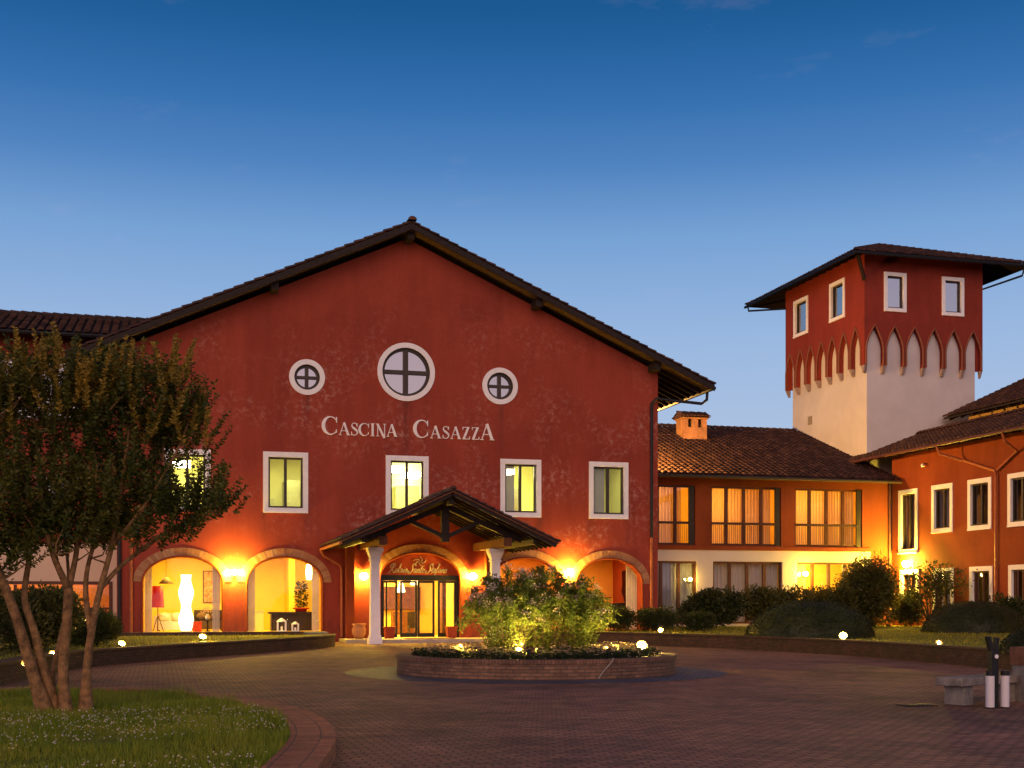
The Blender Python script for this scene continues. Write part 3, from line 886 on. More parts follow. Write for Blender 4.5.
def letter(mb, ch, x, z, h, M):
    T, t = .17 * h, .055 * h
    X = lambda u, v: (x + u * h, z + v * h)
    zf = [0]
    def st(a, b, w): stroke(mb, X(*a), X(*b), w, M, -.06 - .0011 * zf[0], -.004); zf[0] += 1
    def vs(p, w): varstroke(mb, [X(*q) for q in p], w, M, -.06 - .0011 * zf[0], -.004); zf[0] += 1
    if ch == 'C':
        pts, ws = [], []
        for i in range(21):
            a = R(38 + (322 - 38) * i / 20)
            pts.append((.42 + .40 * math.cos(a), .5 + .48 * math.sin(a)))
            k = max(0, -math.cos(a)); ws.append(t + (T * 1.15 - t) * k ** 1.2)
        vs(pts, ws)
        st((.745, .66), (.745, .97), t); st((.735, .12), (.735, .30), t)
        return .86
    if ch == 'A':
        st((.04, .02), (.36, .98), t); st((.36, 1.0), (.70, .02), T); st((.16, .34), (.52, .34), t)
        st((-.05, .02), (.16, .02), t * .8); st((.54, .02), (.84, .02), t * .8)
        return .84
    if ch == 'S':
        ctl = [(.50, .74), (.46, .90), (.30, .98), (.14, .92), (.09, .76), (.18, .62), (.34, .50), (.49, .36), (.52, .20), (.42, .06), (.26, .02), (.11, .09), (.06, .26)]
        P2 = smooth_path([Vector(c) for c in ctl], 3)
        n_ = len(P2) - 1
        vs([(p.x, p.y) for p in P2], [t + (T - t) * math.exp(-((i / n_ - .5) / .16) ** 2) for i in range(n_ + 1)])
        st((.515, .70), (.515, .97), t); st((.06, .03), (.06, .30), t)
        return .62
    if ch == 'I':
        st((.15, .02), (.15, .98), T); st((0, .02), (.30, .02), t * .8); st((0, .98), (.30, .98), t * .8)
        return .38
    if ch == 'N':
        st((.12, .02), (.12, .98), t); st((.10, .98), (.66, -.12), T); st((.68, -.14), (.68, .98), t)
        st((0, .02), (.24, .02), t * .8); st((-.02, .98), (.16, .98), t * .8); st((.56, .98), (.80, .98), t * .8)
        return .82
    if ch == 'Z':
        st((.50, .98), (.10, .02), T); st((.04, .97), (.58, .97), t); st((.03, .03), (.60, .03), t)
        st((.05, .78), (.05, .97), t); st((.60, .03), (.60, .24), t)
        return .68
lt = MB()
def word(spec, x0, x1, z):
    tot = 0; d = MB()
    for ch, h, dz in spec: tot += letter(d, ch, 0, 0, h, M0) * h
    k = (x1 - x0 - tot) / (len(spec) - 1); x = x0
    for ch, h, dz in spec:
        x += letter(lt, ch, x, z + dz, h, M0) * h + k
word([('C', .72, 0), ('A', .50, 0), ('S', .50, 0), ('C', .50, 0), ('I', .50, 0), ('N', .50, 0), ('A', .50, 0)], 6.27, 9.24, 8.18)
LM = mottled('letter_white', (.88, .80, .72), .1, 6)
lt.build('facade_lettering', LM, mainb)
lt = MB()
word([('C', .72, 0), ('A', .50, 0), ('S', .50, 0), ('A', .50, 0), ('Z', .50, 0), ('Z', .50, 0), ('A', .66, 0)], 9.93, 13.24, 8.18)
lt.build('facade_lettering', LM, mainb)
# main roof
rf = MB()
Y0, Y1 = 50.0, 76.6
EX0, EX1 = -3.25, 22.55
zr = lambda x: 16.42 - SL * abs(x - XC)
for sx, ex in ((-1, EX0), (1, EX1)):
    a, b = (XC, zr(XC)), (ex, zr(ex))
    rf.hexa([(a[0], Y0, a[1]), (b[0], Y0, b[1]), (b[0], Y1, b[1]), (a[0], Y1, a[1]), (a[0], Y0, a[1] + .08), (b[0], Y0, b[1] + .08), (b[0], Y1, b[1] + .08), (a[0], Y1, a[1] + .08)])
roof = rf.build('roof', BOARD, mainb)
tl = MB()
Ls = math.hypot(EX1 - XC, zr(XC) - zr(EX1))
tiles(tl, (EX1 + .05, Y0 - .05, zr(EX1) + .09), (0, 1, 0), (-1, 0, SL), Y1 - Y0, Ls, .34, .42, None, .13)
tiles(tl, (EX0 - .05, Y0 - .05, zr(EX0) + .09), (0, 1, 0), (1, 0, SL), Y1 - Y0, Ls, .34, .42, None, .13)
ridge_tiles(tl, (XC, Y0 - .1, zr(XC) + .16), (XC, Y1, zr(XC) + .16), .18)
tl.build('roof_tiles', TILE, roof, smooth=False)
fb = MB()
for ex in (EX0, EX1):
    fb = MB(); fb.hexa([(XC, Y0 - .03, zr(XC) - .17), (ex, Y0 - .03, zr(ex) - .17), (ex, Y0 + .04, zr(ex) - .17), (XC, Y0 + .04, zr(XC) - .17),
             (XC, Y0 - .03, zr(XC) + .07), (ex, Y0 - .03, zr(ex) + .07), (ex, Y0 + .04, zr(ex) + .07), (XC, Y0 + .04, zr(XC) + .07)])
    fb.build('barge_board', WOOD, roof)
pl = MB()
for x in (XC, XC - 5.3, XC + 5.3, XC + 10.45, XC - 10.7):
    z = zr(x) - (.06 if x == XC else .02)
    MB().box(x - .14, x + .14, Y0 + .25, YF + .38, z - .42, z - .12).build('purlin', WOOD, roof)
for k in range(42):
    y = YF + .15 + .62 * k
    for s_, xa, xb in ((1, XR - .3, EX1 - .12), (-1, XL + .3, EX0 + .12)):
        MB().beam((xa, y, zr(xa) - .09), (xb, y, zr(xb) - .09), .10, .16).build('rafter', WOOD, roof)
gt = MB()
for ex, s_ in ((EX1, 1), (EX0, -1)):
    MB().tube([(ex + s_ * .06, Y0 + .15, zr(ex) - .02), (ex + s_ * .06, Y1, zr(ex) - .02)], .085, 8).build('gutter', BLACK, roof)
dp = MB()
zz = zr(EX1) - .1
dp.tube([(EX1 - .0, 50.75, zz), (EX1 - .02, 50.75, zz - .32), (EX1 - .25, 50.75, zz - .5), (20.25, 50.80, 10.15), (20.08, 50.88, 9.95), (20.08, 50.90, 9.6), (20.08, 50.90, 2.6)], .065, 8)
dp.build('downpipe', BLACK, mainb)
MB().tube([(20.08, 50.90, 4.3), (20.08, 50.90, .4)], .075, 8).build('downpipe', COPPER, mainb)
MB().tube([(-.98, 50.90, 8.6), (-.98, 50.90, .4)], .065, 8).build('downpipe', COPPER, mainb)
MB().tube([(-1.40, 50.90, 9.6), (-1.40, 50.90, .4)], .07, 8).build('downpipe', BLACK, mainb)
# floodlight fixed to the right side wall, washing the tower, roof and chimney
fl_ = thing('floodlight', 'small floodlight on the red side wall above the tiled wing roof', 'floodlight', (20.42, 60.3, 9.25))
MB().box(20.41, 20.60, 60.2, 60.4, 9.15, 9.35).build('bracket', BLACK, fl_)
MB().box(20.60, 20.72, 60.15, 60.45, 9.13, 9.37).build('housing', BLACK, fl_)
light('flood_beam', 'SPOT', (20.95, 60.3, 9.3), 12000, (1, .50, .12), fl_, .12, (36, 59.0, 14.0), 160, .7)

# ------------------------------------------------------------------ entrance canopy
can = thing('entrance_canopy', 'timber gabled porch roof on two white columns over the glass doors', 'porch', (10.17, 48, 0))
CX, CH, CS = 10.17, 3.95, .46
cz = lambda x: 5.50 - CS * abs(x - CX)
ca0, ca1 = 44.95, 50.99
cb = MB()
for s_ in (-1, 1):
    e = CX + s_ * CH
    cb.hexa([(CX, ca0, cz(CX)), (e, ca0, cz(e)), (e, ca1, cz(e)), (CX, ca1, cz(CX)), (CX, ca0, cz(CX) + .05), (e, ca0, cz(e) + .05), (e, ca1, cz(e) + .05), (CX, ca1, cz(CX) + .05)])
cro = cb.build('roof', WOODM, can)
tl = MB()
L_ = math.hypot(CH, cz(CX) - cz(CX + CH))
tiles(tl, (CX + CH + .05, ca0 - .03, cz(CX + CH) + .06), (0, 1, 0), (-1, 0, CS), ca1 - ca0, L_, .22, .34, None, .085)
tiles(tl, (CX - CH - .05, ca0 - .03, cz(CX - CH) + .06), (0, 1, 0), (1, 0, CS), ca1 - ca0, L_, .22, .34, None, .085)
ridge_tiles(tl, (CX, ca0 - .05, cz(CX) + .10), (CX, ca1, cz(CX) + .10), .12)
tl.build('roof_tiles', TILEG, cro)
rb = MB()
k = 0
y = 45.06
while y < 50.9:
    for s_ in (-1, 1): MB().beam((CX + s_ * .05, y, cz(CX) - .08), (CX + s_ * (CH - .08), y, cz(CX + CH - .08) - .08), .09, .14).build('rafter', WOOD, can)
    y += .58
MB().box(CX - .09, CX + .09, 45.25, ca1, cz(CX) - .42, cz(CX) - .17).build('purlin', WOOD, can)
for s_ in (-1, 1):
    x = CX + s_ * 3.15
    MB().box(x - .08, x + .08, 45.3, ca1, cz(x) - .36, cz(x) - .17).build('purlin', WOOD, can)
tr = MB(); ty_ = 46.35
for s_ in (-1, 1):
    tr.beam((CX, ty_, cz(CX) - .40), (CX + s_ * 2.9, ty_, cz(CX + 2.9) - .30), .18, .2)
    tr.beam((CX + s_ * .06, ty_ + .001, 3.98), (CX + s_ * 1.25, ty_ + .001, cz(CX + 1.25) - .42), .13, .15)
    tr.box(CX + s_ * 2.33 - .12, CX + s_ * 2.33 + .12, ty_ - .11, ty_ + .11, 3.96, cz(CX + 2.33) - .28)
tr.box(CX - .14, CX + .14, ty_ - .13, ty_ + .13, 3.78, cz(CX) - .40)
tr.build('truss', WOOD, can)
bm_ = MB()
for x in (7.84, 12.50): MB().box(x - .15, x + .15, 46.1, YF - .01, 3.64, 3.95).build('side_beam', WOODM, can)
COLM = mottled('column_white', (.88, .85, .80), .06, 4, .7, .05)
for x in (7.84, 12.50):
    c = MB().box(x - .25, x + .25, 47.75, 48.25, .0, .22)
    c.box(x - .215, x + .215, 47.785, 48.215, .22, .32)
    def fr(z0, h0, z1, h1): c.hexa([(x - h0, 48 - h0, z0), (x + h0, 48 - h0, z0), (x + h0, 48 + h0, z0), (x - h0, 48 + h0, z0), (x - h1, 48 - h1, z1), (x + h1, 48 - h1, z1), (x + h1, 48 + h1, z1), (x - h1, 48 + h1, z1)])
    fr(.32, .185, 3.12, .16)
    cobj = c.build('column', COLM, can)
    c = MB()
    fr(3.121, .20, 3.18, .20); fr(3.181, .165, 3.46, .265); fr(3.461, .285, 3.62, .285)
    c.build('capital', COLM, cobj)
pp = MB()
for x in (7.30, 12.98): MB().box(x - .16, x + .16, 50.62, 50.96, .0, 3.9).build('pilaster', TERRA, can)
cg = MB()
cg.tube([(CX - CH - .05, ca0 + .2, cz(CX - CH) - .03), (CX - CH - .05, 50.9, cz(CX - CH) - .03)], .06, 8)
cg.tube([(CX - CH - .05, 50.85, cz(CX - CH) - .06), (CX - CH + .05, 50.85, 3.4), (6.95, 50.88, 3.02), (7.0, 50.9, 2.8), (7.0, 50.9, .2)], .05, 7)
cg.build('gutter', COPPER, can)
struct(MB().box(6.9, 13.2, 48.9, 51.3, .0, .14).build('entrance_floor', mottled('pale_stone', (.42, .36, .28), .2, 2, .45, .1, .4)))
dmt = MB().box(9.3, 11.2, 49.3, 50.6, .142, .165)
tag(dmt.build('doormat', mottled('coir', (.25, .13, .05), .3, 20, .95, .4)), 'tan doormat lying in front of the glass entrance doors', 'doormat')

# ------------------------------------------------------------------ wall lamps
def wall_lamp(label, loc, M, two=False, s=1.0, cap=False, glass=None):
    t = thing('wall_lamp', label, 'wall lamp', loc, 'wall lamps')
    u, z = (loc[0], loc[2])
    if M == 'x': Mf = lambda a, d, c: (loc[0] + d, loc[1] + a, loc[2] + c)
    else: Mf = lambda a, d, c: (loc[0] + a, loc[1] + d, loc[2] + c)
    MB().mbox(Mf, -.06, .06, -.03, -.002, -.22, .06).build('back_plate', BLACK, t)
    offs = (-.22, 0, .22) if two else (0,)
    ab = MB()
    for o_ in offs:
        ab.tube([Mf(0, -.03, -.16), Mf(o_ * .6, -.16, -.20), Mf(o_, -.24, -.17)], .014, 6)
        ab.lathe([(.02, -.17), (.035, -.15), (.045, -.12 if two else -.135)], Mf(o_, -.24, 0), 10)
    ab.build('bracket', BLACK, t)
    for o_ in offs:
        g = MB(); c = Mf(o_, -.24, 0)
        r = .15 * s if not two else .11
        g._blob((c[0], c[1], c[2]), r, r, r * .95, 12, 8)
        g.build('lamp_shade', glass or LAMPG, t, smooth=True)
        if cap: MB().lathe([(.165, .125), (.16, .15), (.03, .19)], c, 14).build('cap', BLACK, t)  # cap added to keep lamp light off the wall above
    return t
wall_lamp('triple globe wall lamp on the pier between the two lounge arches', (2.84, YF, 2.72), 'y', True)
wall_lamp('glowing globe wall lamp left of the entrance arch, behind the white column', (7.86, YF, 2.60), 'y', cap=True)
wall_lamp('glowing globe wall lamp on the right of the entrance arch', (12.30, YF, 2.62), 'y', cap=True)
wall_lamp('glowing globe wall lamp between the two right arches, above the planted bushes', (16.42, YF, 2.82), 'y')

# ------------------------------------------------------------------ left wing
YL = 54.0; ML = front(YL)
lw = thing('left_wing', 'tiled red and white wing behind the tree at the left edge', 'building', (-10, YL, 0))
MB().sheet([(-24, 3.9), (XL + .01, 3.9), (XL + .01, 12.1), (-24, 12.1)], [[(-6.2, 8.75), (-2.9, 8.75), (-2.9, 11.2), (-6.2, 11.2)], [(-4.25, 5.6), (-3.0, 5.6), (-3.0, 6.5), (-4.25, 6.5)]], ML, .4).build('upper_wall', RED, lw)
MB().sheet([(-24, -.2), (XL + .01, -.2), (XL + .01, 3.899), (-24, 3.899)], [[(-9.0, .9), (-1.75, .9), (-1.75, 2.4), (-9.0, 2.4)]], front(YL - .01), .4).build('lower_wall', mottled('lamp_tinted_plaster', (.70, .50, .33), .06, .5, .85, .1), lw)  # white lower wall, warm lamp light put into its plaster colour
f = MB().ring(ML, -6.2, -2.9, 8.75, 11.2, .12, .05, .2)
for x in (-5.1, -4.0): f.mbox(ML, x - .05, x + .05, .05, .2, 8.88, 11.07)
wd = f.build('window', FRAME, lw)
q = MB(); q.add([ML(-6.1, .15, 8.85), ML(-3.0, .15, 8.85), ML(-3.0, .15, 11.1), ML(-6.1, .15, 11.1)], [(0, 1, 2, 3)]); q.build('pane', glassmat('sky_glass', .4, (.3, .3, .3)), wd, fix=False)
MB().mbox(ML, -6.1, -3.0, .3, .35, 8.8, 11.15).build('blind', mottled('blue_grey_blind', (.22, .25, .32), .06, 3), wd)
f = MB().ring(ML, -4.25, -3.0, 5.6, 6.5, .12, -.04, .15); wd = f.build('window', TRIM, lw)
MB().mbox(ML, -4.12, -3.13, .1, .13, 5.73, 6.37).build('pane', plain('dark_glass', (.01, .01, .012), .05, 0, .6), wd)
f = MB().ring(ML, -9.0, -1.75, .9, 2.4, .13, -.04, .14)
for x in (-7.2, -5.4, -3.6): f.mbox(ML, x - .06, x + .06, -.03, .14, 1.04, 2.26)
f.mbox(ML, -8.86, -1.89, -.02, .1, 1.28, 1.36)
wd = f.build('window', FRAMER, lw)
q = MB(); q.add([ML(-8.9, .07, 1.0), ML(-1.85, .07, 1.0), ML(-1.85, .07, 2.3), ML(-8.9, .07, 2.3)], [(0, 1, 2, 3)]); q.build('pane', GLASS, wd, fix=False)
r_ = MB().box(-9.5, -1.6, 57.0, 57.2, .3, 3.5); r_.box(-9.5, -1.6, 54.42, 57, .3, .4); r_.box(-9.5, -1.6, 54.42, 57, 3.3, 3.45); r_.box(-9.6, -9.5, 54.42, 57.2, .3, 3.5); r_.box(-1.6, -1.52, 54.42, 57.2, .3, 3.5)
r_.build('restaurant_room', ORANGEW, lw)
hb = MB()
for k in range(3): hb.box(-4.9 + 1.1 * k, -4.0 + 1.1 * k, 56.9, 56.97, 1.25, 2.15)
hb.build('wall_picture', islands('lattice_picture', [(0, (.32, .13, .04)), (1, (.6, .33, .12))], .8, 22, .3, .9), lw)
light('restaurant_light', 'AREA', (-3.6, 55.5, 3.2), 70, (1, .56, .16), lw, .8, (-3.6, 55.5, 0))
light('restaurant_light', 'AREA', (-7.0, 55.5, 3.2), 150, (1, .62, .2), lw, .8, (-7.0, 55.5, 0))
q = MB(); z0 = 12.0
q.hexa([(-24, 53, z0), (2.0, 53, z0), (2.0, 57.6, z0 + 1.5), (-24, 57.6, z0 + 1.5), (-24, 53, z0 + .08), (2.0, 53, z0 + .08), (2.0, 57.6, z0 + 1.58), (-24, 57.6, z0 + 1.58)])
q.hexa([(-24, 57.6, z0 + 1.5), (2.0, 57.6, z0 + 1.5), (2.0, 63, z0 - .3), (-24, 63, z0 - .3), (-24, 57.6, z0 + 1.58), (2.0, 57.6, z0 + 1.58), (2.0, 63, z0 - .22), (-24, 63, z0 - .22)])
q.box(-24, 1.2, 57.45, 57.75, z0 + 1.3, z0 + 1.70)
lro = q.build('roof', WOOD, lw)
tl = MB(); tiles(tl, (-24, 52.95, z0 + .09), (1, 0, 0), (0, 1, .326), 24.9, 4.85, .34, .40, None, .13)
ridge_tiles(tl, (-24, 57.6, z0 + 1.66), (.9, 57.6, z0 + 1.66), .15)
tl.build('roof_tiles', TILE, lro)
MB().tube([(-24, 52.9, z0 - .03), (.4, 52.9, z0 - .03)], .09, 8).build('gutter', BLACK, lro)

# ------------------------------------------------------------------ middle wing with the lit glazed bays
YM = 60.0; MM = front(YM)
mw = thing('guest_wing', 'low tiled wing with lit glazed bays and a brick chimney', 'building', (29, YM, 0))
UB = [(22.2, 26.0), (26.86, 30.74), (31.53, 35.40)]
LB = [(22.3, 26.1), (26.97, 30.82), (31.65, 35.40)]
MB().sheet([(XR - .01, 4.25), (37.0, 4.25), (37.0, 8.06), (XR - .01, 8.06)], [[(a, 4.46), (b, 4.46), (b, 7.45), (a, 7.45)] for a, b in UB], MM, .4).build('upper_wall', TERRA, mw)
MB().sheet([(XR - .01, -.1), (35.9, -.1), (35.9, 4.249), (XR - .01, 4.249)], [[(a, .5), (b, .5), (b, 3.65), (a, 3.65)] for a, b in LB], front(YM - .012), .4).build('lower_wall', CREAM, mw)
MB().box(35.902, 37.16, YM - .012, YM + .4, -.1, 4.249).build('corner_pier', TERRA, mw)
MB().box(XR, 35.9, YM - .10, YM - .014, 4.22, 4.42).build('string_course', TERRA, mw)
CURW = curtainmat('curtain_lit', (.78, .60, .30)); CURC = curtainmat('curtain_cool', (.62, .62, .66))
def curtain(mb, u0, u1, z0, z1, y, amp=.05, per=.17):
    n = max(6, int((u1 - u0) / per * 6))
    vs = []
    for i in range(n + 1):
        u = u0 + (u1 - u0) * i / n
        d = amp * math.sin(2 * math.pi * (u - u0) / per + .6 * math.sin(u * 3.1)) + .03 * math.sin(u * 5)
        vs += [(u, y + d, z0), (u, y + d * .6, z1)]
    mb.add(vs, [(2 * i, 2 * i + 2, 2 * i + 3, 2 * i + 1) for i in range(n)])
for j, (a, b) in enumerate(UB):
    f = MB().ring(MM, a + .002, b - .002, 4.462, 7.448, .10, .10, .24)
    cuts = [a + (b - a) * k / 4 - (.08 if k < 4 else 0) for k in (1, 2, 3)]
    for x in cuts: f.mbox(MM, x - .075, x + .075, .09, .23, 4.563, 7.347)
    xs_ = [a + .10] + cuts + [b - .10]
    for k in range(4):
        l0 = xs_[k] + (.0765 if k else .002); r0 = xs_[k + 1] - (.0765 if k < 3 else .002)
        f.mbox(MM, l0, r0, .11, .22, 5.52, 5.64)
    wd = f.build('window', FRAMER, mw)
    q = MB(); q.add([MM(a + .1, .17, 4.55), MM(b - .1, .17, 4.55), MM(b - .1, .17, 7.35), MM(a + .1, .17, 7.35)], [(0, 1, 2, 3)]); q.build('pane', glassmat('bay_glass', .07), wd, fix=False)
    q = MB()
    spans = {0: [(a + .1, b - .55)], 1: [(a + .08, a + 1.9), (a + 2.02, b - .35)], 2: [(a + .08, b - .2)]}[j]
    for u0, u1 in spans: curtain(q, u0, u1, 4.5, 7.42, YM + .52)
    q.build('curtain', CURW if j != 0 else curtainmat('curtain_amber', (.72, .50, .20)), wd, smooth=True, fix=False)
    q = MB()
    q.mbox(MM, a + .1, b - .1, -.06, -.02, 5.52, 5.57)
    n = int((b - a) / .11)
    for k in range(n): q.tube([MM(a + .12 + k * .11, -.04, 4.5), MM(a + .12 + k * .11, -.04, 5.52)], .009, 4)
    q.build('railing', FRAME, wd)
    q = MB(); q.mbox(MM, b - .34, b - .10, -.03, .08, 4.47, 7.44)
    for k in range(28): q.mbox(MM, b - .33, b - .11, -.045, -.031, 4.55 + k * .103, 4.60 + k * .103)
    q.build('shutter', mottled('dark_shutter', (.045, .035, .022), .2, 6, .6), wd)
for j, (a, b) in enumerate(LB):
    fy = front(YM - .012)
    f = MB().ring(fy, a + .002, b - .002, .502, 3.648, .10, .12, .24)
    cuts = [a + (b - a) * k / 4 for k in (1, 2, 3)]
    for x in cuts: f.mbox(fy, x - .075, x + .075, .11, .23, .603, 3.547)
    wd = f.build('window', FRAMER, mw)
    q = MB(); q.add([fy(a + .1, .17, .6), fy(b - .1, .17, .6), fy(b - .1, .17, 3.55), fy(a + .1, .17, 3.55)], [(0, 1, 2, 3)]); q.build('pane', glassmat('lower_glass', .07), wd, fix=False)
    q = MB()
    if j < 2: curtain(q, a + .05, b - .05, .55, 3.62, YM + .5, .05, .2)
    else: curtain(q, a + .05, a + .75, .55, 3.62, YM + .5, .05, .2); curtain(q, b - .9, b - .05, .55, 3.62, YM + .5, .05, .2)
    q.build('curtain', CURC if j < 2 else CURW, wd, smooth=True, fix=False)
q = MB()
for z0, z1 in ((.3, .45), (3.85, 4.2), (7.6, 7.7)): q.box(XR + .1, 36.6, YM + .41, 64.0, z0, z1)
q.box(XR + .1, 36.6, 63.8, 64, .451, 3.849); q.box(XR + .1, 36.6, 63.8, 64, 4.201, 7.599)
for x in (26.4, 31.1, 36.4):
    q.box(x - .08, x + .08, YM + .41, 63.79, .451, 3.849); q.box(x - .08, x + .08, YM + .41, 63.79, 4.201, 7.599)
q.build('guest_room', YELLOWW, mw)
for x, e, y in ((23.9, 120, 62.0), (27.6, 150, 62.0), (32.6, 165, 62.0)):
    light('room_light', 'POINT', (x, y, 6.6), e * 1.25, (1, .50, .10), mw, .35)
light('room_light', 'POINT', (33.4, 62, 3.0), 420, (1, .66, .2), mw, .3)
light('room_light', 'POINT', (28.6, 62.6, 2.6), 22, (1, .62, .3), mw, .3)
# roof of the middle wing
q = MB(); e0 = 7.80; rs = .36; rl_ = 10.7
q.hexa([(XR + .02, 59, e0), (36.8, 59, e0), (36.8, 69.7, e0 + 3.85), (XR + .02, 69.7, e0 + 3.85), (XR + .02, 59, e0 + .08), (36.8, 59, e0 + .08), (36.8, 69.7, e0 + 3.93), (XR + .02, 69.7, e0 + 3.93)])
q.hexa([(XR + .02, 69.701, e0 + 3.85), (36.8, 69.701, e0 + 3.85), (36.8, 80, e0 + .2), (XR + .02, 80, e0 + .2), (XR + .02, 69.701, e0 + 3.93), (36.8, 69.701, e0 + 3.93), (36.8, 80, e0 + .28), (XR + .02, 80, e0 + .28)])
mro = q.build('roof', WOOD, mw)
tl = MB(); tiles(tl, (XR + .05, 58.95, e0 + .09), (1, 0, 0), (0, 1, rs), 16.6, 11.4, .33, .40, None, .125)
ridge_tiles(tl, (XR + .1, 69.75, e0 + 4.02), (36.7, 69.75, e0 + 4.02), .16)
tl.build('roof_tiles', TILE, mro)
MB().tube([(XR + .1, 58.88, e0 + .0), (37.0, 58.88, e0 + .0)], .085, 8).build('gutter', FRAME, mro)
MB().tube([(36.95, 59.9, 7.7), (36.95, 59.9, .4)], .06, 8).build('downpipe', PIPE, mw)
q = MB().box(28.10, 29.48, 66.4, 67.5, 9.9, 11.32)
for x0, x1 in ((28.10, 28.36), (28.62, 28.96), (29.22, 29.48)): q.box(x0, x1, 66.4, 67.5, 11.322, 11.78)
q.box(28.0, 29.7, 66.15, 67.85, 11.12 - .05, 11.15 + .0) if False else None
q.box(28.03, 29.55, 66.33, 67.57, 11.781, 11.86)
ch = q.build('chimney', brickmat('chimney_brick', (.44, .20, .08), (.34, .15, .06), (.36, .23, .12), .25, .07, .85, None, .01), mro)
q = MB()
q.prism([(66.25, 11.861), (67.65, 11.861), (66.95, 12.14)], 27.95, 29.63, lambda u, d, z: (d, u, z))
tiles(q, (27.90, 66.22, 11.88), (1, 0, 0), (0, 1, .4), 1.78, .78, .22, .36)
tiles(q, (27.90, 67.68, 11.88), (1, 0, 0), (0, -1, .4), 1.78, .78, .22, .36)
ridge_tiles(q, (27.9, 66.95, 12.18), (29.68, 66.95, 12.18), .1)
q.build('chimney_cap', TILE, ch)
wall_lamp('small glowing globe lamp in front of the left ground floor bay', (25.67, YM + .08, 2.74), 'y', False, .55, False, LAMPS)
wall_lamp('bright globe lamp at the yellow right bay of the guest wing', (32.05, YM + .08, 3.05), 'y', False, .8)

# ------------------------------------------------------------------ right wing
XW = 37.15; MR = side(XW)
rw = thing('side_wing', 'orange stucco wing with white framed windows running forward at right', 'building', (XW, 50, 0))
UWR = [(57.6, 59.34, 4.08), (54.61, 56.37, 5.0), (51.6, 53.4, 4.97), (48.65, 50.41, 4.97), (45.7, 47.45, 4.97), (42.7, 44.5, 4.97)]
GWR = [(57.5, 59.2), (54.55, 56.25), (51.52, 53.26), (48.6, 50.35), (45.6, 47.3)]
holes = [[(a + .12, z + .12), (b - .12, z + .12), (b - .12, 7.26), (a + .12, 7.26)] for a, b, z in UWR] + [[(a + .12, .9), (b - .12, .9), (b - .12, 3.14), (a + .12, 3.14)] for a, b in GWR]
MB().sheet([(30, 0), (60.0, 0), (60.0, 9.2), (30, 9.2)], holes, MR, .4).build('wall', TERRA, rw)
MB().box(XW + .402, 43, 30, 30.4, 0, 9.2).build('end_wall', TERRA, rw)
DARKG = plain('dark_glass', (.01, .01, .012), .05, 0, .6)
for a, b, z in UWR:
    wd = rect_window(rw, MR, a, b, z, 7.38, .22, None, FRAME, True, glassmat('side_glass', .10, (.6, .6, .6)))
    q = MB(); curtain(q, a + .2, a + .75, z + .2, 7.2, 0, .04, .15)
    q.v = [(XW + .55 + y, x, zz) for x, y, zz in q.v]
    q.build('curtain', CURC, wd, smooth=True, fix=False)
for k, (a, b) in enumerate(GWR):
    wd = rect_window(rw, MR, a, b, .78, 3.26, .22, None, FRAMER, True, glassmat('side_glass', .10, (.6, .6, .6)))
q = MB()
for z0, z1 in ((.3, .5), (3.7, 4.0), (7.7, 7.9)): q.box(XW + .41, 41, 40, 59.9, z0, z1)
q.box(40.8, 41, 40, 59.9, .501, 3.699); q.box(40.8, 41, 40, 59.9, 4.001, 7.699)
q.build('room', mottled('dim_room', (.30, .16, .08), .1, 2), rw)
light('side_room_light', 'POINT', (39.3, 49.0, 2.6), 70, (1, .66, .22), rw, .3)
light('side_room_light', 'POINT', (39.3, 58.5, 6.3), 6, (1, .55, .2), rw, .3)
q = MB(); e1 = 9.12; wr = 3.9; sr = .375
q.hexa([(36.1, 29.4, e1), (36.1 + wr, 29.4, e1 + wr * sr), (36.1 + wr, 64.2, e1 + wr * sr), (36.1, 64.2, e1), (36.1, 29.4, e1 + .08), (36.1 + wr, 29.4, e1 + wr * sr + .08), (36.1 + wr, 64.2, e1 + wr * sr + .08), (36.1, 64.2, e1 + .08)])
q.hexa([(36.1 + wr, 29.4, e1 + wr * sr), (36.1 + 2 * wr, 29.4, e1), (36.1 + 2 * wr, 61.9, e1), (36.1 + wr, 61.9, e1 + wr * sr), (36.1 + wr, 29.4, e1 + wr * sr + .08), (36.1 + 2 * wr, 29.4, e1 + .08), (36.1 + 2 * wr, 61.9, e1 + .08), (36.1 + wr, 61.9, e1 + wr * sr + .08)])
rro = q.build('roof', BOARD, rw)
tl = MB(); tiles(tl, (36.05, 64.2, e1 + .09), (0, -1, 0), (1, 0, sr), 34.8, wr * math.hypot(1, sr), .31, .40, None, .12)
ridge_tiles(tl, (36.1 + wr, 29.4, e1 + wr * sr + .2), (36.1 + wr, 62.0, e1 + wr * sr + .2), .16)
tl.build('roof_tiles', TILE, rro)
q = MB(); y = 62.6
while y > 30:
    MB().beam((36.22, y, e1 - .03), (37.12, y, e1 + .9 * sr - .03), .10, .14).build('rafter', WOOD, rro); y -= .9
MB().tube([(36.03, 64.1, e1 + .02), (36.03, 29.5, e1 + .02)], .085, 8).build('gutter', PIPE, rro)
q = MB()
q.tube([(36.03, 54.3, e1 - .05), (36.15, 54.25, 8.72), (37.02, 53.6, 8.35), (37.04, 51.2, 7.62), (37.04, 51.15, 7.3), (37.04, 51.15, .5)], .06, 8)
q.tube([(36.03, 49.3, e1 - .05), (36.15, 49.3, 8.72), (37.02, 49.6, 8.35), (37.045, 51.08, 7.62)], .06, 8)
q.build('downpipe', COPPER, rw)
sc_ = thing('security_camera', 'small pale security camera under the eaves of the orange wing', 'camera', (37.1, 56.8, 8.5))
MB().box(36.95, 37.149, 56.78, 56.82, 8.48, 8.55).build('bracket', BLACK, sc_)
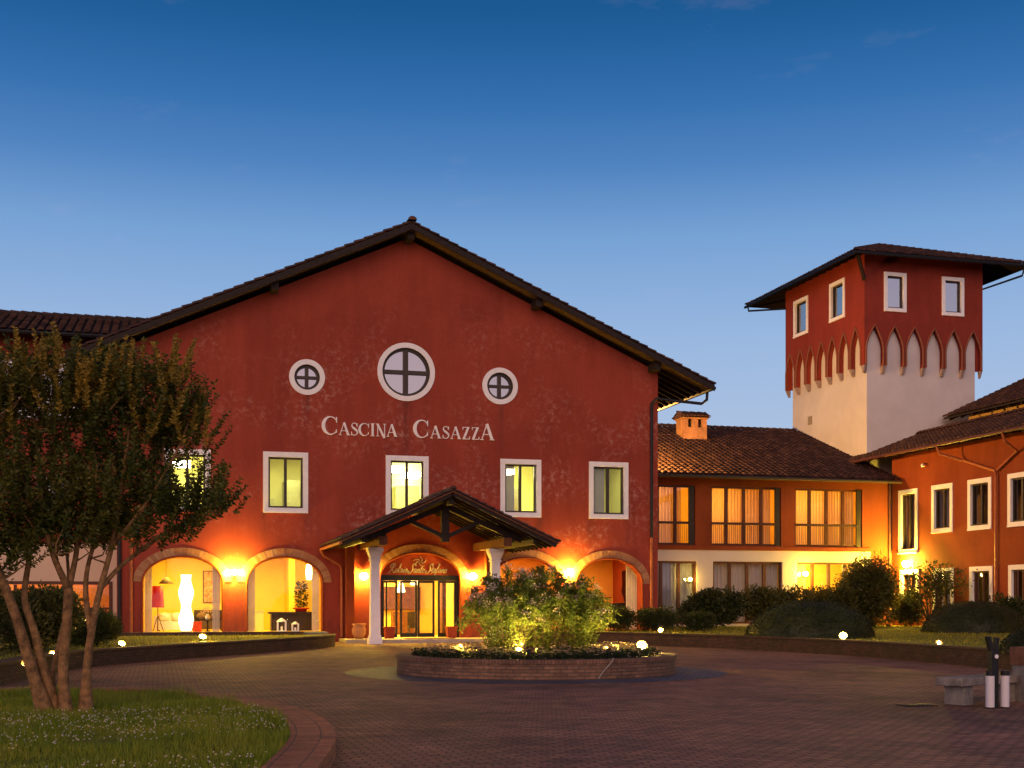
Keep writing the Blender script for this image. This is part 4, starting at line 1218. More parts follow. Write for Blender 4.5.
MB()._blob((36.9, 56.8, 8.44), .10, .10, .09, 12, 8).build('housing', TRIM, sc_, smooth=True)
wall_lamp('bright globe wall lamp on the orange wing above the small tree', (XW, 58.3, 3.55), 'x', False, 1.25, False, LAMPW)

# rear volume behind the right wing, its own tiled roof
rb_ = thing('rear_building', 'upper building, its wall tinted as if lit yellow, with sloping tiled roof beside the tower', 'building', (45, 52, 0))
MB().sheet([(34, 8.0), (61.2, 8.0), (61.2, 12.1), (34, 12.1)], [], side(42.6), .3).build('wall', mottled('lit_yellow_plaster', (.62, .40, .14), .1, 2), rb_)  # the yellow light on this wall is put into its colour
MB().box(42.9, 52, 60.9, 61.2, 8.0, 12.1).build('end_wall', WHITEP, rb_)
q = MB()
q.hexa([(41.3, 33, 11.55), (50, 33, 15.4), (50, 61.6, 15.4), (41.3, 61.6, 11.55), (41.3, 33, 11.65), (50, 33, 15.5), (50, 61.6, 15.5), (41.3, 61.6, 11.65)])
ro_ = q.build('roof', WOOD, rb_)
tl = MB(); tiles(tl, (41.25, 61.65, 11.66), (0, -1, 0), (1, 0, .4425), 28, 9.4, .31, .40, None, .12); tl.build('roof_tiles', TILE, ro_)
q = MB(); y = 61.2
while y > 34: MB().beam((41.42, y, 11.52), (42.58, y, 11.52 + 1.16 * .4425), .12, .16).build('rafter', WOOD, ro_); y -= 1.0

# ------------------------------------------------------------------ tower
tw = thing('watchtower', 'square tower with a red top storey, pointed corbels and white shaft', 'tower', (40.3, 66, 0))
TX0, TX1, TY0, TY1 = 36.85, 43.55, 62.0, 70.4
q = MB().box(TX0, TX1, TY0, TY1, 0, 16.6); q.build('shaft', WHITEP, tw)
ux0, ux1, uy0, uy1 = 36.55, 43.85, 61.72, 70.75
# upper storey with window holes and pointed arch lower edge
def corbelled(M, a, b, n, wins, t):
    w = (b - a) / n
    lo = []
    for i in range(n):
        x0 = a + i * w; pier = .085
        lo += [(x0, 14.35)] if i == 0 else []
        lo += [(x0 + pier, 14.35)]
        for k in range(0, 9):
            s_ = k / 8
            lo.append((x0 + pier + (w / 2 - pier) * s_ ** 1.75, 15.25 + 1.25 * s_ - .12 * s_ * (1 - s_)))
        for k in range(7, -1, -1):
            s_ = k / 8
            lo.append((x0 + w - pier - (w / 2 - pier) * s_ ** 1.75, 15.25 + 1.25 * s_ - .12 * s_ * (1 - s_)))
        lo += [(x0 + w - pier, 14.35)]
    lo += [(b, 14.35), (b, 20.35), (a, 20.35)]
    return MB().sheet(lo, [[(u0 + .1, z0 + .1), (u1 - .1, z0 + .1), (u1 - .1, z1 - .1), (u0 + .1, z1 - .1)] for u0, u1, z0, z1 in wins], M, t)
FW = [(37.72, 39.08, 17.28, 19.40), (41.28, 42.66, 17.26, 19.38)]
LW_ = [(67.92, 69.68, 17.30, 19.50), (63.75, 65.43, 17.33, 19.52)]
corbelled(front(uy0), ux0, ux1, 6, FW, .28).build('upper_storey', REDT, tw)
corbelled(side(ux0), uy0 + .282, uy1, 7, LW_, .29).build('upper_storey', REDT, tw)
corbelled(sideR(ux1), uy0 + .282, uy1, 7, [], .28).build('upper_storey', REDT, tw)
MB().box(ux0 + .3, ux1 - .3, uy1 - .3, uy1, 14.4, 20.35).build('upper_storey', REDT, tw)
# brick edging and feet of the pointed corbels
BR = islands('corbel_brick', [(0, (.16, .05, .03)), (1, (.26, .09, .05))], .85, 6, .3)
for M, a, b, n in ((front(uy0), ux0, ux1, 6), (side(ux0), uy0 + .29, uy1, 7)):
    w = (b - a) / n; e = MB(); ft = MB()
    for i in range(n):
        x0 = a + i * w; P = []
        for k in range(0, 9):
            s_ = k / 8
            P.append((x0 + .085 + (w / 2 - .085) * s_ ** 1.75, 15.25 + 1.25 * s_ - .12 * s_ * (1 - s_)))
        P = P + [(2 * (x0 + w / 2) - u, z) for u, z in reversed(P[:-1])]
        P = [(P[0][0], 14.36)] + P + [(P[-1][0], 14.36)]
        MB().tube([M(u, -.02, z) for u, z in P], .055, 5).build('corbel_arch', BR, tw)
    for i in range(n + 1):
        x = a + i * w
        l0, r0 = (x - .11 if i else x), (x + .11 if i < n else x)
        ft = MB(); ft.hexa([M(l0 + .03, .16, 13.95), M(r0 - .03, .16, 13.95), M(r0 - .03, .29, 13.95), M(l0 + .03, .29, 13.95), M(l0, .0, 14.349), M(r0, .0, 14.349), M(r0, .29, 14.349), M(l0, .29, 14.349)])
        ft.build('corbel_foot', mottled('grey_corbel', (.30, .22, .19), .2, 5), tw)
for M, wins in ((front(uy0), FW), (side(ux0), LW_)):
    for u0, u1, z0, z1 in wins:
        rect_window(tw, M, u0, u1, z0, z1, .2, None, FRAME, False, glassmat('tower_glass', .55, (.4, .4, .4)))
q = MB()
q.box(ux0 + .7, ux1 - .7, uy0 + 1.6, uy0 + 1.7, 16.7, 20.2); q.box(ux0 + .7, ux1 - .7, uy0 + .5, uy1 - .5, 16.61, 16.69)
q.box(ux0 + 1.5, ux0 + 1.6, uy0 + 1.71, uy1 - .5, 16.7, 20.2)
q.build('tower_room', mottled('tower_room_wall', (.5, .48, .47), .1, 2), tw)
MB().mbox(side(TX0), 68.0, 68.5, -.02, .02, 12.0, 12.5).build('vent', mottled('vent_grey', (.3, .24, .16), .1, 5), tw)
# tower roof
oh = 1.25; zr0 = 19.98; ap = Vector((40.2, 66.2, 22.05))
cs = [Vector((ux0 - oh, uy0 - oh, zr0)), Vector((ux1 + oh + .75, uy0 - oh, zr0)), Vector((ux1 + oh + .75, uy1 + oh + 1.6, zr0)), Vector((ux0 - oh, uy1 + oh + 1.6, zr0))]
q = MB(); q.add(cs + [ap] + [c + Vector((0, 0, .08)) for c in cs] + [ap + Vector((0, 0, .08))], [(0, 4, 1), (1, 4, 2), (2, 4, 3), (3, 4, 0), (5, 6, 9), (6, 7, 9), (7, 8, 9), (8, 5, 9), (0, 1, 6, 5), (1, 2, 7, 6), (2, 3, 8, 7), (3, 0, 5, 8)])
tro = q.build('roof', WOOD, tw)
tl = MB()
for i in range(4):
    a, b = cs[i], cs[(i + 1) % 4]
    du = (b - a).normalized(); Wd = (b - a).length
    foot = a + du * (ap - a).dot(du); dsv = ap - foot; L_ = dsv.length; fu = (foot - a).length
    tiles(tl, a + Vector((0, 0, .09)), du, dsv, Wd, L_, .30, .40, lambda u, fu=fu, L_=L_, Wd=Wd: (0, L_ * (u / fu if u < fu else (Wd - u) / (Wd - fu))), .115)
    ridge_tiles(tl, a + Vector((0, 0, .12)), ap + Vector((0, 0, .16)), .14)
tl.build('roof_tiles', TILE, tro)
q = MB()
y = uy0 - .9
for k in range(12):
    yy = uy0 + .2 + k * .8; MB().beam((ux0 - oh + .1, yy, zr0 - .06 + .05), (ux0 - .01, yy, zr0 + .50 - .12), .10, .13).build('rafter', WOOD, tro)
for k in range(10):
    xx_ = ux0 + .2 + k * .78; MB().beam((xx_, uy0 - oh + .1, zr0 - .01), (xx_, uy0 - .01, zr0 + .38), .10, .13).build('rafter', WOOD, tro)
q = MB()
for (x, y, dx, dy) in ((ux0 - .0, uy0 - .0, -1, -1),):
    q.beam((x + .05 * dx, y + .05 * dy, 18.9), (x + 1.0 * dx, y + 1.0 * dy, zr0 - .02), .16, .18)
q.build('corner_brace', WOOD, tro)
q = MB()
q.tube([cs[3] + Vector((-.05, 0, -.02)), cs[0] + Vector((-.05, -.05, -.02)), cs[1] + Vector((.05, -.05, -.02)), cs[2] + Vector((.05, 0, -.02))], .085, 8)
q.tube([cs[1] + Vector((.05, .4, -.05)), cs[1] + Vector((.05, .6, -.4)), (ux1 + .1, uy0 + .6, 18.9), (ux1 + .1, uy0 + .6, 16)], .06, 8)
q.tube([cs[3] + Vector((-.05, -.4, -.05)), cs[3] + Vector((-.05, -.5, -.35)), (ux0 - .05, uy1 - .1, 19.3)], .06, 8)
q.build('gutter', BLACK, tro)

# ------------------------------------------------------------------ things seen inside the arches
t = thing('floor_lamp', 'tall white wavy paper floor lamp glowing in the left arch', 'floor lamp', (1.08, 52.8, .4))
MB().lathe([(.19, .0)] + [(.24 + .055 * math.sin(i / 20 * 4 * math.pi - .8), .06 + 2.15 * i / 20) for i in range(21)] + [(.20, 2.26)], (1.08, 52.8, .4), 18).build('lamp_shade', FLOORLAMP, t, smooth=True)
MB().lathe([(.22, .0), (.22, .03)], (1.08, 52.8, .401 - .001), 16).build('base', BLACK, t)
t = thing('floor_lamp', 'red shaded floor lamp standing at the left side of the left arch', 'floor lamp', (.0, 52.9, .4))
MB().lathe([(.235, 0), (.21, .85)], (.0, 52.9, 1.36), 16).build('lamp_shade', REDSHADE, t, smooth=True)
q = MB().tube([(.0, 52.9, .45), (.0, 52.9, 1.5)], .02, 6)
for k in range(3):
    a = 2.1 * k + .4; q.tube([(.0, 52.9, 1.05), (.24 * math.cos(a), 52.9 + .24 * math.sin(a), .41)], .016, 5)
q.build('stand', WOODM, t)
t = thing('pendant_lamp', 'grey cone lamp hanging above the white sofa', 'pendant lamp', (.32, 53.6, 3.7))
MB().lathe([(.06, .26), (.29, 0), (.28, -.005), (.05, .24)], (.32, 53.6, 2.32), 18).build('lamp_shade', mottled('taupe_shade', (.16, .12, .06), .1, 5), t, smooth=True)
MB().tube([(.32, 53.6, 2.56), (.32, 53.6, 3.74)], .008, 5).build('cord', BLACK, t)
q = MB()
t = thing('painting', 'ochre and brown painting on the lounge wall, right in the left arch', 'painting', (1.98, 56.45, 2.2))
MB().box(1.85, 2.55, 56.44, 56.49, 1.55, 2.92).build('frame', WOODM, t)
MB().box(1.89, 2.51, 56.425, 56.439, 1.59, 2.88).build('canvas', islands('ochre_painting', [(0, (.30, .12, .03)), (1, (.72, .52, .22))], .8, 7, .2, 1.0), t)
def sofa(label, x0, x1, y, h, mat, cush):
    t = thing('sofa', label, 'sofa', ((x0 + x1) / 2, y, .4))
    MB().box(x0, x1, y - .40, y + .40, .46, .80).build('seat', mat, t)
    MB().box(x0, x1, y + .22, y + .42, .801, .4 + h).build('backrest', mat, t)
    for s_ in (x0 - .16, x1 + .002): MB().box(s_, s_ + .155, y - .40, y + .42, .44, 1.02).build('armrest', mat, t)
    q = MB()
    n = max(1, int((x1 - x0) / .5))
    for k in range(n):
        c = x0 + (k + .5) * (x1 - x0) / n
        q._blob((c, y + .12, .98), .22, .10, .17, 10, 6)
    q.build('cushion', cush, t, smooth=True)
    lg_ = MB()
    for a in (x0 + .05, x1 - .05):
        for b in (y - .35, y + .35): lg_.box(a - .03, a + .03, b - .03, b + .03, .40, .459)
    lg_.build('leg', WOOD, t)
sofa('white sofa with pale cushions beside the red lamp', -.0, 1.0, 53.9, .72, mottled('cream_fabric', (.72, .62, .42), .06, 6), mottled('pale_cushion', (.78, .66, .42), .08, 9))
sofa('dark brown sofa behind the wavy lamp', 1.45, 2.6, 54.9, .85, mottled('dark_leather', (.06, .035, .02), .2, 6, .5), mottled('brown_cushion', (.16, .09, .05), .2, 9))
o = MB().box(1.34, 1.68, 52.65, 52.98, .401, .78)
for k in range(2): o.box(1.33, 1.69, 52.64, 52.99, .781 + .0, .80) if k == 0 else None
tag(o.build('stool', mottled('orange_red_fabric', (.62, .07, .02), .1, 5)), 'orange red cube stool beside the wavy lamp', 'stool')
t = thing('vase', 'pale round vase of dried flowers on a low table', 'vase', (1.92, 53.1, .85))
MB().lathe([(.05, .0), (.10, .08), (.10, .15), (.05, .22), (.06, .25)], (1.92, 53.1, .85), 14).build('pot', mottled('cream_ceramic', (.6, .5, .35), .1, 5, .4), t, smooth=True)
q = MB()
for k in range(60):
    d = Vector((rnd.gauss(0, .5), rnd.gauss(0, .5), rnd.uniform(.3, 1))).normalized() * rnd.uniform(.15, .32)
    c = Vector((1.92, 53.1, 1.08)) + d
    q.add([c + Vector((-.02, 0, 0)), c + Vector((0, .02, -.02)), c + Vector((.02, 0, 0)), c + Vector((0, 0, .03))], [(0, 1, 2, 3)])
q.build('flower', mottled('dried_flower', (.55, .36, .18), .3, 9), t)
t = thing('side_table', 'low round table holding the pale vase', 'table', (1.92, 53.1, .4))
MB().lathe([(.26, 0), (.26, .03)], (1.92, 53.1, .82), 18).build('tabletop', WOOD, t)
MB().lathe([(.14, 0), (.03, .04), (.03, .419)], (1.92, 53.1, .40), 12).build('leg', WOOD, t)
t = thing('desk', 'black reception desk standing in the second arch', 'desk', (5.2, 52.9, .4))
MB().box(4.40, 6.05, 52.6, 53.2, .42, 1.10).build('body', mottled('black_wood', (.030, .018, .012), .3, 6, .4), t)
MB().box(4.30, 6.15, 52.5, 53.3, 1.101, 1.18).build('tabletop', mottled('black_wood', (.03, .018, .012), .3, 6, .4), t)
o = MB().box(3.42, 4.2, 54.0, 54.1, .401, 1.2); o.box(3.40, 4.22, 53.98, 54.12, 1.201, 1.24)
tag(o.build('low_partition', mottled('white_board', (.7, .66, .55), .05, 4)), 'white low partition left of the black desk', 'partition')
def foliage_leaf(mb, c, d, L, w, up=None):
    """one folded leaf along d"""
    d = d.normalized()
    s_ = d.cross(up if up is not None else Vector((rnd.gauss(0, 1), rnd.gauss(0, 1), rnd.gauss(0, 1))))
    if s_.length < 1e-4: s_ = d.orthogonal()
    s_ = s_.normalized() * w / 2
    mb.add([c, c + d * L * .45 + s_, c + d * L, c + d * L * .45 - s_], [(0, 1, 2, 3)])
t = thing('potted_plant', 'tall leafy plant in a red pot standing on the black desk', 'potted plant', (5.62, 52.9, 1.18))
MB().lathe([(.22, 0), (.24, .10), (.34, .13), (.34, .17)], (5.62, 52.9, 1.18), 16).build('pot', mottled('red_pot', (.55, .04, .015), .1, 4, .4), t, smooth=True)
q = MB()
for k in range(420):
    z = rnd.uniform(.16, 1.22); a = rnd.uniform(0, 6.283); r = rnd.uniform(.02, .23) * (1 - .25 * abs(z - .6))
    foliage_leaf(q, Vector((5.62 + r * math.cos(a), 52.9 + r * math.sin(a), 1.18 + z)), Vector((math.cos(a), math.sin(a), rnd.uniform(-.6, .9))), .13, .05)
q.tube([(5.62, 52.9, 1.3), (5.62, 52.9, 2.3)], .02, 6)
q.build('foliage', leafmat('indoor_leaf', [(0, (.01, .015, .006)), (1, (.03, .045, .015))]), t, fix=False)
def lantern(label, x, y, h):
    t = thing('lantern', label, 'lantern', (x, y, .42), 'lanterns on the terrace')
    w_ = h * .28
    q = MB()
    for a in (-w_, w_):
        for b in (-w_, w_): q.box(x + a - .02, x + a + .02, y + b - .02, y + b + .02, .47, .42 + h * .72)
    q.box(x - w_ - .03, x + w_ + .03, y - w_ - .03, y + w_ + .03, .42, .469); q.box(x - w_ - .03, x + w_ + .03, y - w_ - .03, y + w_ + .03, .42 + h * .72 + .001, .42 + h * .77)
    q.build('frame', TRIM, t)
    MB().lathe([(w_ * 1.25, .42 + h * .771), (.03, .42 + h)], (x, y, 0), 4).build('lid', TRIM, t)
    MB().lathe([(.04, .47), (.04, .47 + h * .3)], (x, y, 0), 10).build('candle', TRIM, t)
lantern('taller white lantern in front of the black desk', 4.62, 50.5, .54)
lantern('shorter white lantern in front of the black desk', 5.14, 50.5, .40)
t = thing('wall_sconce', 'glowing sconce inside the second arch, on its right wall', 'wall lamp', (6.1, 54.58, 2.9))
MB().lathe([(.10, -.32), (.13, 0), (.10, .32)], (6.15, 54.8, 2.85), 14).build('lamp_shade', SCONCEIN, t, smooth=True)
MB().box(6.25, 6.84, 54.78, 54.82, 2.80, 2.86).build('bracket', BLACK, t)
# chair and red hanging banner in the far right arch
t = thing('armchair', 'dark carved high backed chair silhouetted in the rightmost arch', 'chair', (19.2, 53.0, .4))
q = MB()
for k in range(12):
    z = 1.85 + k * .105; wv = .13 + .05 * math.sin(k * .6)
q.prism([(19.62, 1.55), (19.80, 1.55), (19.86, 1.95), (19.80, 2.35), (19.83, 2.9), (19.66, 3.0), (19.48, 2.9), (19.50, 2.35), (19.46, 2.05), (19.56, 1.8)], 0, .09, front(52.9))
q.build('backrest', mottled('dark_red_wood', (.10, .012, .008), .3, 6, .5), t)
MB().prism([(18.95, 1.22), (19.75, 1.22), (19.78, 1.50), (19.62, 1.56), (19.05, 1.52), (18.92, 1.42)], 0, .5, front(52.7)).build('seat', WOOD, t)
for a, b in ((19.02, 18.92), (19.70, 19.80)):
    for y in (52.78, 53.12): MB().tube([(a, y, 1.24), ((a + b) / 2 - .04, y, .9), (b, y, .41)], [.045, .03, .035], 7).build('leg', WOOD, t)
# pots at the entrance
t = thing('plant_pot', 'round terracotta pot at the foot of the left column', 'plant pot', (7.55, 50.0, .14))
MB().lathe([(.15, 0), (.26, .18), (.28, .38), (.22, .50), (.28, .55), (.28, .60), (.23, .60)], (7.55, 50.0, .14), 20).build('pot', mottled('terracotta_pot', (.48, .20, .08), .15, 5), t, smooth=True)
MB().lathe([(.225, .57), (.22, .575)], (7.55, 50.0, .14), 20).build('soil', mottled('soil', (.03, .02, .012), .3, 9), t)
for x, y, lb in ((8.82, 50.45, 'red box planter standing left of the glass entrance doors'), (11.35, 50.5, 'red box planter standing right of the glass entrance doors')):
    q = MB(); q.hexa([(x - .17, y - .17, .142), (x + .17, y - .17, .142), (x + .17, y + .17, .142), (x - .17, y + .17, .142), (x - .20, y - .20, .56), (x + .20, y - .20, .56), (x + .20, y + .20, .56), (x - .20, y + .20, .56)])
    q.ring(lambda u, d, z: (u, z, d), x - .23, x + .23, y - .23, y + .23, .06, .561, .60)
    tag(q.build('planter_box', mottled('red_planter', (.30, .045, .02), .12, 5)), lb, 'planter')

# ------------------------------------------------------------------ round planter
pt = thing('round_planter', 'low round brick planter in the middle of the drive', 'planter', (ISL.x, ISL.y, 0))
def ringwall(r0, r1, z0, z1, name, mat, parent, n=96):
    q = MB()
    for i in range(n):
        a, b = 2 * math.pi * i / n, 2 * math.pi * (i + 1) / n
        p = lambda r, t, z: (ISL.x + r * math.cos(t), ISL.y + r * math.sin(t), z)
        q.add([p(r1, a, z0), p(r1, b, z0), p(r1, b, z1), p(r1, a, z1), p(r0, a, z1), p(r0, b, z1), p(r0, a, z0), p(r0, b, z0)], [(0, 1, 2, 3), (3, 2, 5, 4), (4, 5, 7, 6)])
    return q.build(name, mat, parent)
ringwall(IR - .28, IR, 0, .315, 'wall', brickmat('planter_brick', (.30, .155, .085), (.19, .10, .06), (.13, .10, .075), .24, .068, .85, 'radial', .010, .3, (IR, 1, 1)), pt)
ringwall(IR - .30, IR + .03, .317, .395, 'coping', brickmat('planter_coping', (.26, .13, .075), (.17, .085, .052), (.10, .075, .058), .07, .5, .8, 'radial', .009, .3, (IR, 1, 1)), pt)
so_ = MB(); so_.lathe([(IR - .285, .30), (IR - .9, .36), (.8, .42), (.01, .43)], (ISL.x, ISL.y, 0), 64)
so_.build('soil', mottled('soil', (.03, .02, .012), .3, 9), pt)
cb_ = MB().tube([(ISL.x + .80, ISL.y - 2.75, .40), (ISL.x + .74, ISL.y - 2.98, .41), (ISL.x + .66, ISL.y - 3.04, .32), (ISL.x + .48, ISL.y - 3.08, .15), (ISL.x + .36, ISL.y - 3.14, .012)], .012, 6)
tag(cb_.build('cable', plain('pale_cable', (.35, .30, .26), .5)), 'thin pale cable running down the front of the round planter', 'cable')

# ------------------------------------------------------------------ garden spotlights
def spot_tree(label, x, y, z, tilt, az, s=1.0, strong=True, energy=None):
    t = thing('garden_spotlight', label, 'spotlight', (x, y, z), 'garden spotlights')
    MB().tube([(x, y, z), (x, y, z + .05 * s)], .03 * s, 6).build('stake', BLACK, t)
    d = Vector((math.sin(az) * math.sin(tilt), math.cos(az) * math.sin(tilt), math.cos(tilt)))
    c = Vector((x, y, z + .07 * s))
    MB().tube([c - d * .06 * s, c - d * .02 * s, c + d * .05 * s], [.03 * s, .05 * s, .056 * s], 14).build('housing', BLACK, t)
    MB().tube([c + d * .045 * s, c + d * .062 * s, c + d * .075 * s], [.058 * s, .082 * s, .098 * s], 16, False).build('glow_dish', plain('glow_dish_tint', (.085, .045, .006), .6), t)  # dish added so its brass-coloured rim looks like lamp glow
    q = MB(); q.tube([c + d * .051 * s, c + d * .075 * s, c + d * .09 * s], [.042 * s, .036 * s, .015 * s], 14)
    if energy: light('spot_beam', 'SPOT', tuple(c + d * .10 * s), energy, (1, .72, .16), t, .04, tuple(c + d * 3), 130, 1.0)
    q.build('lens', SPOTG if strong else glow('dim_spot_lens', (1, .70, .26), 260), t, smooth=True)
    return t
PI = math.pi
spot_tree('small flush spotlight on the lawn behind the tree trunks, at the far left', -2.31, 25.16, .33, .9, PI + .3, .9, False)
spot_tree('small spotlight seen just between the tree trunks', -2.23, 30.04, .33, .9, PI, .8, False)
spot_tree('spotlight at the low wall lighting the green creeping shrub', -.95, 36.1, .33, .75, PI - .5, 1.0, True, 0)
spot_tree('spotlight on the strip of grass under the left arch', 1.35, 41.8, .33, .7, PI - .2, 1.2)
spot_tree('spotlight on the lawn left of the big clipped dome', 19.4, 39.9, .38, .8, PI - .2, 1.2, True, 45)
spot_tree('brightest lawn spotlight, in front of the big clipped dome', 20.75, 36.3, .38, .95, PI + .5, 1.25, True, 140)
spot_tree('spotlight on the wall edge near the stone bench', 19.9, 29.9, .38, .7, PI + .2, .9, False)
spot_tree('spotlight at the far end of the lawn wall, under the low hedge', 18.75, 46.6, .38, .95, PI + .4, 1.05, True, 70)
spot_tree('large spotlight on the right rim of the round planter', ISL.x + 2.72, ISL.y + .62, .40, .9, PI + .2, 1.3, True, 130)
spot_tree('spotlight behind the right end of the flower bed', ISL.x + 2.42, ISL.y + 1.55, .36, .9, PI + .3, .95, True, 70)
spot_tree('spotlight in the flowers lighting the left of the planted bushes', ISL.x - .62, ISL.y - 1.65, .40, .55, .2, 1.25, True, 420)
spot_tree('small spotlight among the bush stems in the planter', ISL.x - .50, ISL.y - .35, .42, .5, PI, .8)
spot_tree('spotlight hidden in yellow flowers at the left of the planter', ISL.x - 1.9, ISL.y - .5, .38, .6, 1.4, .8, True, 70)
spot_tree('spotlight at the right foot of the planted bushes', ISL.x + 1.15, ISL.y - 1.55, .40, .5, -.1, .9, False, 330)

# ------------------------------------------------------------------ bench, post, pier at right
t = thing('stone_bench', 'grey stone bench slab on block legs beside the forked post', 'bench', (12.0, 17.4, 0))
bd = Vector((.93, .37, 0)).normalized(); bn = Vector((-bd.y, bd.x, 0))
def obox(mb, c, L, w, z0, z1):
    p = [c - bd * L / 2 - bn * w / 2, c + bd * L / 2 - bn * w / 2, c + bd * L / 2 + bn * w / 2, c - bd * L / 2 + bn * w / 2]
    return mb.hexa([(a.x, a.y, z0) for a in p] + [(a.x, a.y, z1) for a in p])
BST = mottled('rough_stone', (.26, .22, .18), .35, 7, .85, .6)
bc = Vector((12.10, 17.05, 0))
def rough(mb, amt, seg):
    b = bmesh.new(); vs = [b.verts.new(v) for v in mb.v]; b.verts.ensure_lookup_table()
    for f in mb.f: b.faces.new([vs[i] for i in f])
    bmesh.ops.bevel(b, geom=list(b.edges), offset=.010, segments=1, affect='EDGES', profile=.6)
    bmesh.ops.subdivide_edges(b, edges=list(b.edges), cuts=seg, use_grid_fill=True)
    for v in b.verts:
        k = v.co * 9
        v.co += Vector((noise.noise(k), noise.noise(k + Vector((7, 3, 1))), noise.noise(k + Vector((2, 9, 5))))) * amt
    o = MB(); b.verts.ensure_lookup_table(); b.verts.index_update()
    o.v = [tuple(v.co) for v in b.verts]; o.f = [tuple(v.index for v in f.verts) for f in b.faces]; b.free()
    return o
so2 = rough(obox(MB(), bc, 1.72, .46, .285, .41), .009, 4).build('seat', BST, t)
for s_ in (-.60, .60): rough(obox(MB(), bc + bd * s_, .24, .34, -.01, .284), .006, 3).build('leg', BST, t)
t = thing('ashtray_post', 'black forked post between two white cylinder bins', 'litter post', (11.63, 16.1, 0))
q = MB().box(11.565, 11.675, 16.06, 16.16, 0, .82); q.build('post', BLACK, t)
q = MB(); q.hexa([(11.56, 16.07, .82), (11.615, 16.07, .82), (11.615, 16.15, .82), (11.56, 16.15, .82), (11.505, 16.07, 1.03), (11.555, 16.07, 1.035), (11.555, 16.15, 1.035), (11.505, 16.15, 1.03)]); q.hexa([(11.625, 16.07, .82), (11.68, 16.07, .82), (11.68, 16.15, .82), (11.625, 16.15, .82), (11.655, 16.07, 1.02), (11.70, 16.07, 1.01), (11.70, 16.15, 1.01), (11.655, 16.15, 1.02)]); q.build('fork', BLACK, t)
MB().lathe([(.03, 0), (.03, .012)], (11.635, 16.045, .745), 14, 'y').build('badge', TRIM, t, smooth=False)
for x in (11.53, 11.752):
    c = MB().lathe([(.062, .02), (.062, .47)], (x + (-.012 if x < 11.6 else .012), 16.04, 0), 20).build('bin', plain('white_metal', (.72, .66, .64), .35), t, smooth=False)
    MB().lathe([(.066, .471), (.066, .54)], (x + (-.012 if x < 11.6 else .012), 16.04, 0), 20).build('cap', BLACK, c)
    MB().lathe([(.058, .0), (.058, .019)], (x + (-.012 if x < 11.6 else .012), 16.04, 0), 16).build('base', BLACK, c)
t = thing('brick_pier', 'short brick pier with a stone face at the right edge', 'pier', (12.95, 16.9, 0))
MB().box(12.74, 13.14, 16.80, 17.2, 0, .56).build('base', BST, t)
MB().box(12.72, 13.16, 16.78, 17.22, .561, .84).build('shaft', mottled('pier_brick', (.20, .08, .045), .3, 8), t)

q = MB().box(10.55, 11.05, 16.62, 16.95, .004, .012)  # dark slatted plate added in place of the bench's shadow
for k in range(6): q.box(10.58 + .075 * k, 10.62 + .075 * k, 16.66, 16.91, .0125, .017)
tag(q.build('shadow_patch', plain('shadow_patch_dark', (.02, .018, .017), .5, .4)), 'dark slatted patch put on the paving for a shadow left of the stone bench', 'dark patch')

# ------------------------------------------------------------------ vegetation
LEAF_TREE = leafmat('myrtle_leaf', [(0, (.024, .042, .008)), (.6, (.072, .098, .015)), (1, (.20, .165, .022))], .3)
GOLDLEAF = leafmat('golden_leaf', [(0, (.12, .11, .016)), (1, (.48, .28, .034))], .3)  # golden leaves for the upright sprays of the upper crown
LEAF_DK = leafmat('dark_leaf', [(0, (.030, .042, .010)), (1, (.16, .145, .030))], .25)
LEAF_MID = leafmat('mid_leaf', [(0, (.022, .036, .009)), (1, (.10, .11, .028))], .3)
LEAF_ISL = leafmat('planter_leaf', [(0, (.05, .085, .014)), (.6, (.12, .165, .026)), (1, (.20, .20, .04))], .45)
BLOSSOM = leafmat('pale_blossom', [(0, (.42, .28, .22)), (1, (.8, .68, .58))], .3)
DOME = leafmat('clipped_leaf', [(0, (.014, .020, .007)), (1, (.050, .056, .016))], .15)
BARK = mottled('smooth_bark', (.24, .125, .045), .6, 9, .8, .9, .3, 26)
STEM = mottled('shrub_stem', (.06, .035, .02), .3, 9, .85, .2)

tree = thing('tree', 'multi trunk crepe myrtle on the foreground lawn at left', 'tree', (-1.3, 18.9, .12))
tb = MB()
tips = []
def limb(pts, r0, r1, n=9):
    P = smooth_path([Vector(p) for p in pts], 5)
    k = len(P) - 1
    tb.tube(P, [r0 + (r1 - r0) * (i / k) ** .8 + (.05 * max(0, 1 - i / k * 6) if pts[0][2] < .3 else 0) for i in range(k + 1)], n)
    return P[-1], P
def V3(x, z, y=0): return (x, 18.9 + y, z)
limb([V3(-1.50, .08), V3(-1.69, .73, -.05), V3(-1.90, 1.5, -.12), V3(-2.12, 2.1, -.2), V3(-2.5, 2.9, -.3), V3(-2.8, 3.7, -.4)], .105, .03)
limb([V3(-1.38, .08, .1), V3(-1.55, .73, .05), V3(-1.66, 1.25, .0), V3(-1.80, 1.75, .1), V3(-1.75, 2.5, .3), V3(-1.9, 3.5, .4)], .085, .025)
limb([V3(-1.24, .08, -.05), V3(-1.29, .72, .0), V3(-1.24, 1.4, .03), V3(-1.22, 1.87, .05)], .085, .062)
limb([V3(-1.22, 1.85, .05), V3(-1.42, 2.35, -.1), V3(-1.55, 3.0, -.2), V3(-1.6, 3.9, -.2)], .055, .02)
limb([V3(-1.22, 1.85, .05), V3(-1.12, 2.4, .2), V3(-1.05, 3.2, .3), V3(-.95, 4.2, .25)], .05, .018)
limb([V3(-.99, .08, .05), V3(-.98, .72, .1), V3(-.91, 1.29, .05), V3(-.79, 1.88, -.0), V3(-.64, 2.45, -.1), V3(-.5, 3.3, -.2), V3(-.4, 4.1, -.2)], .075, .02)
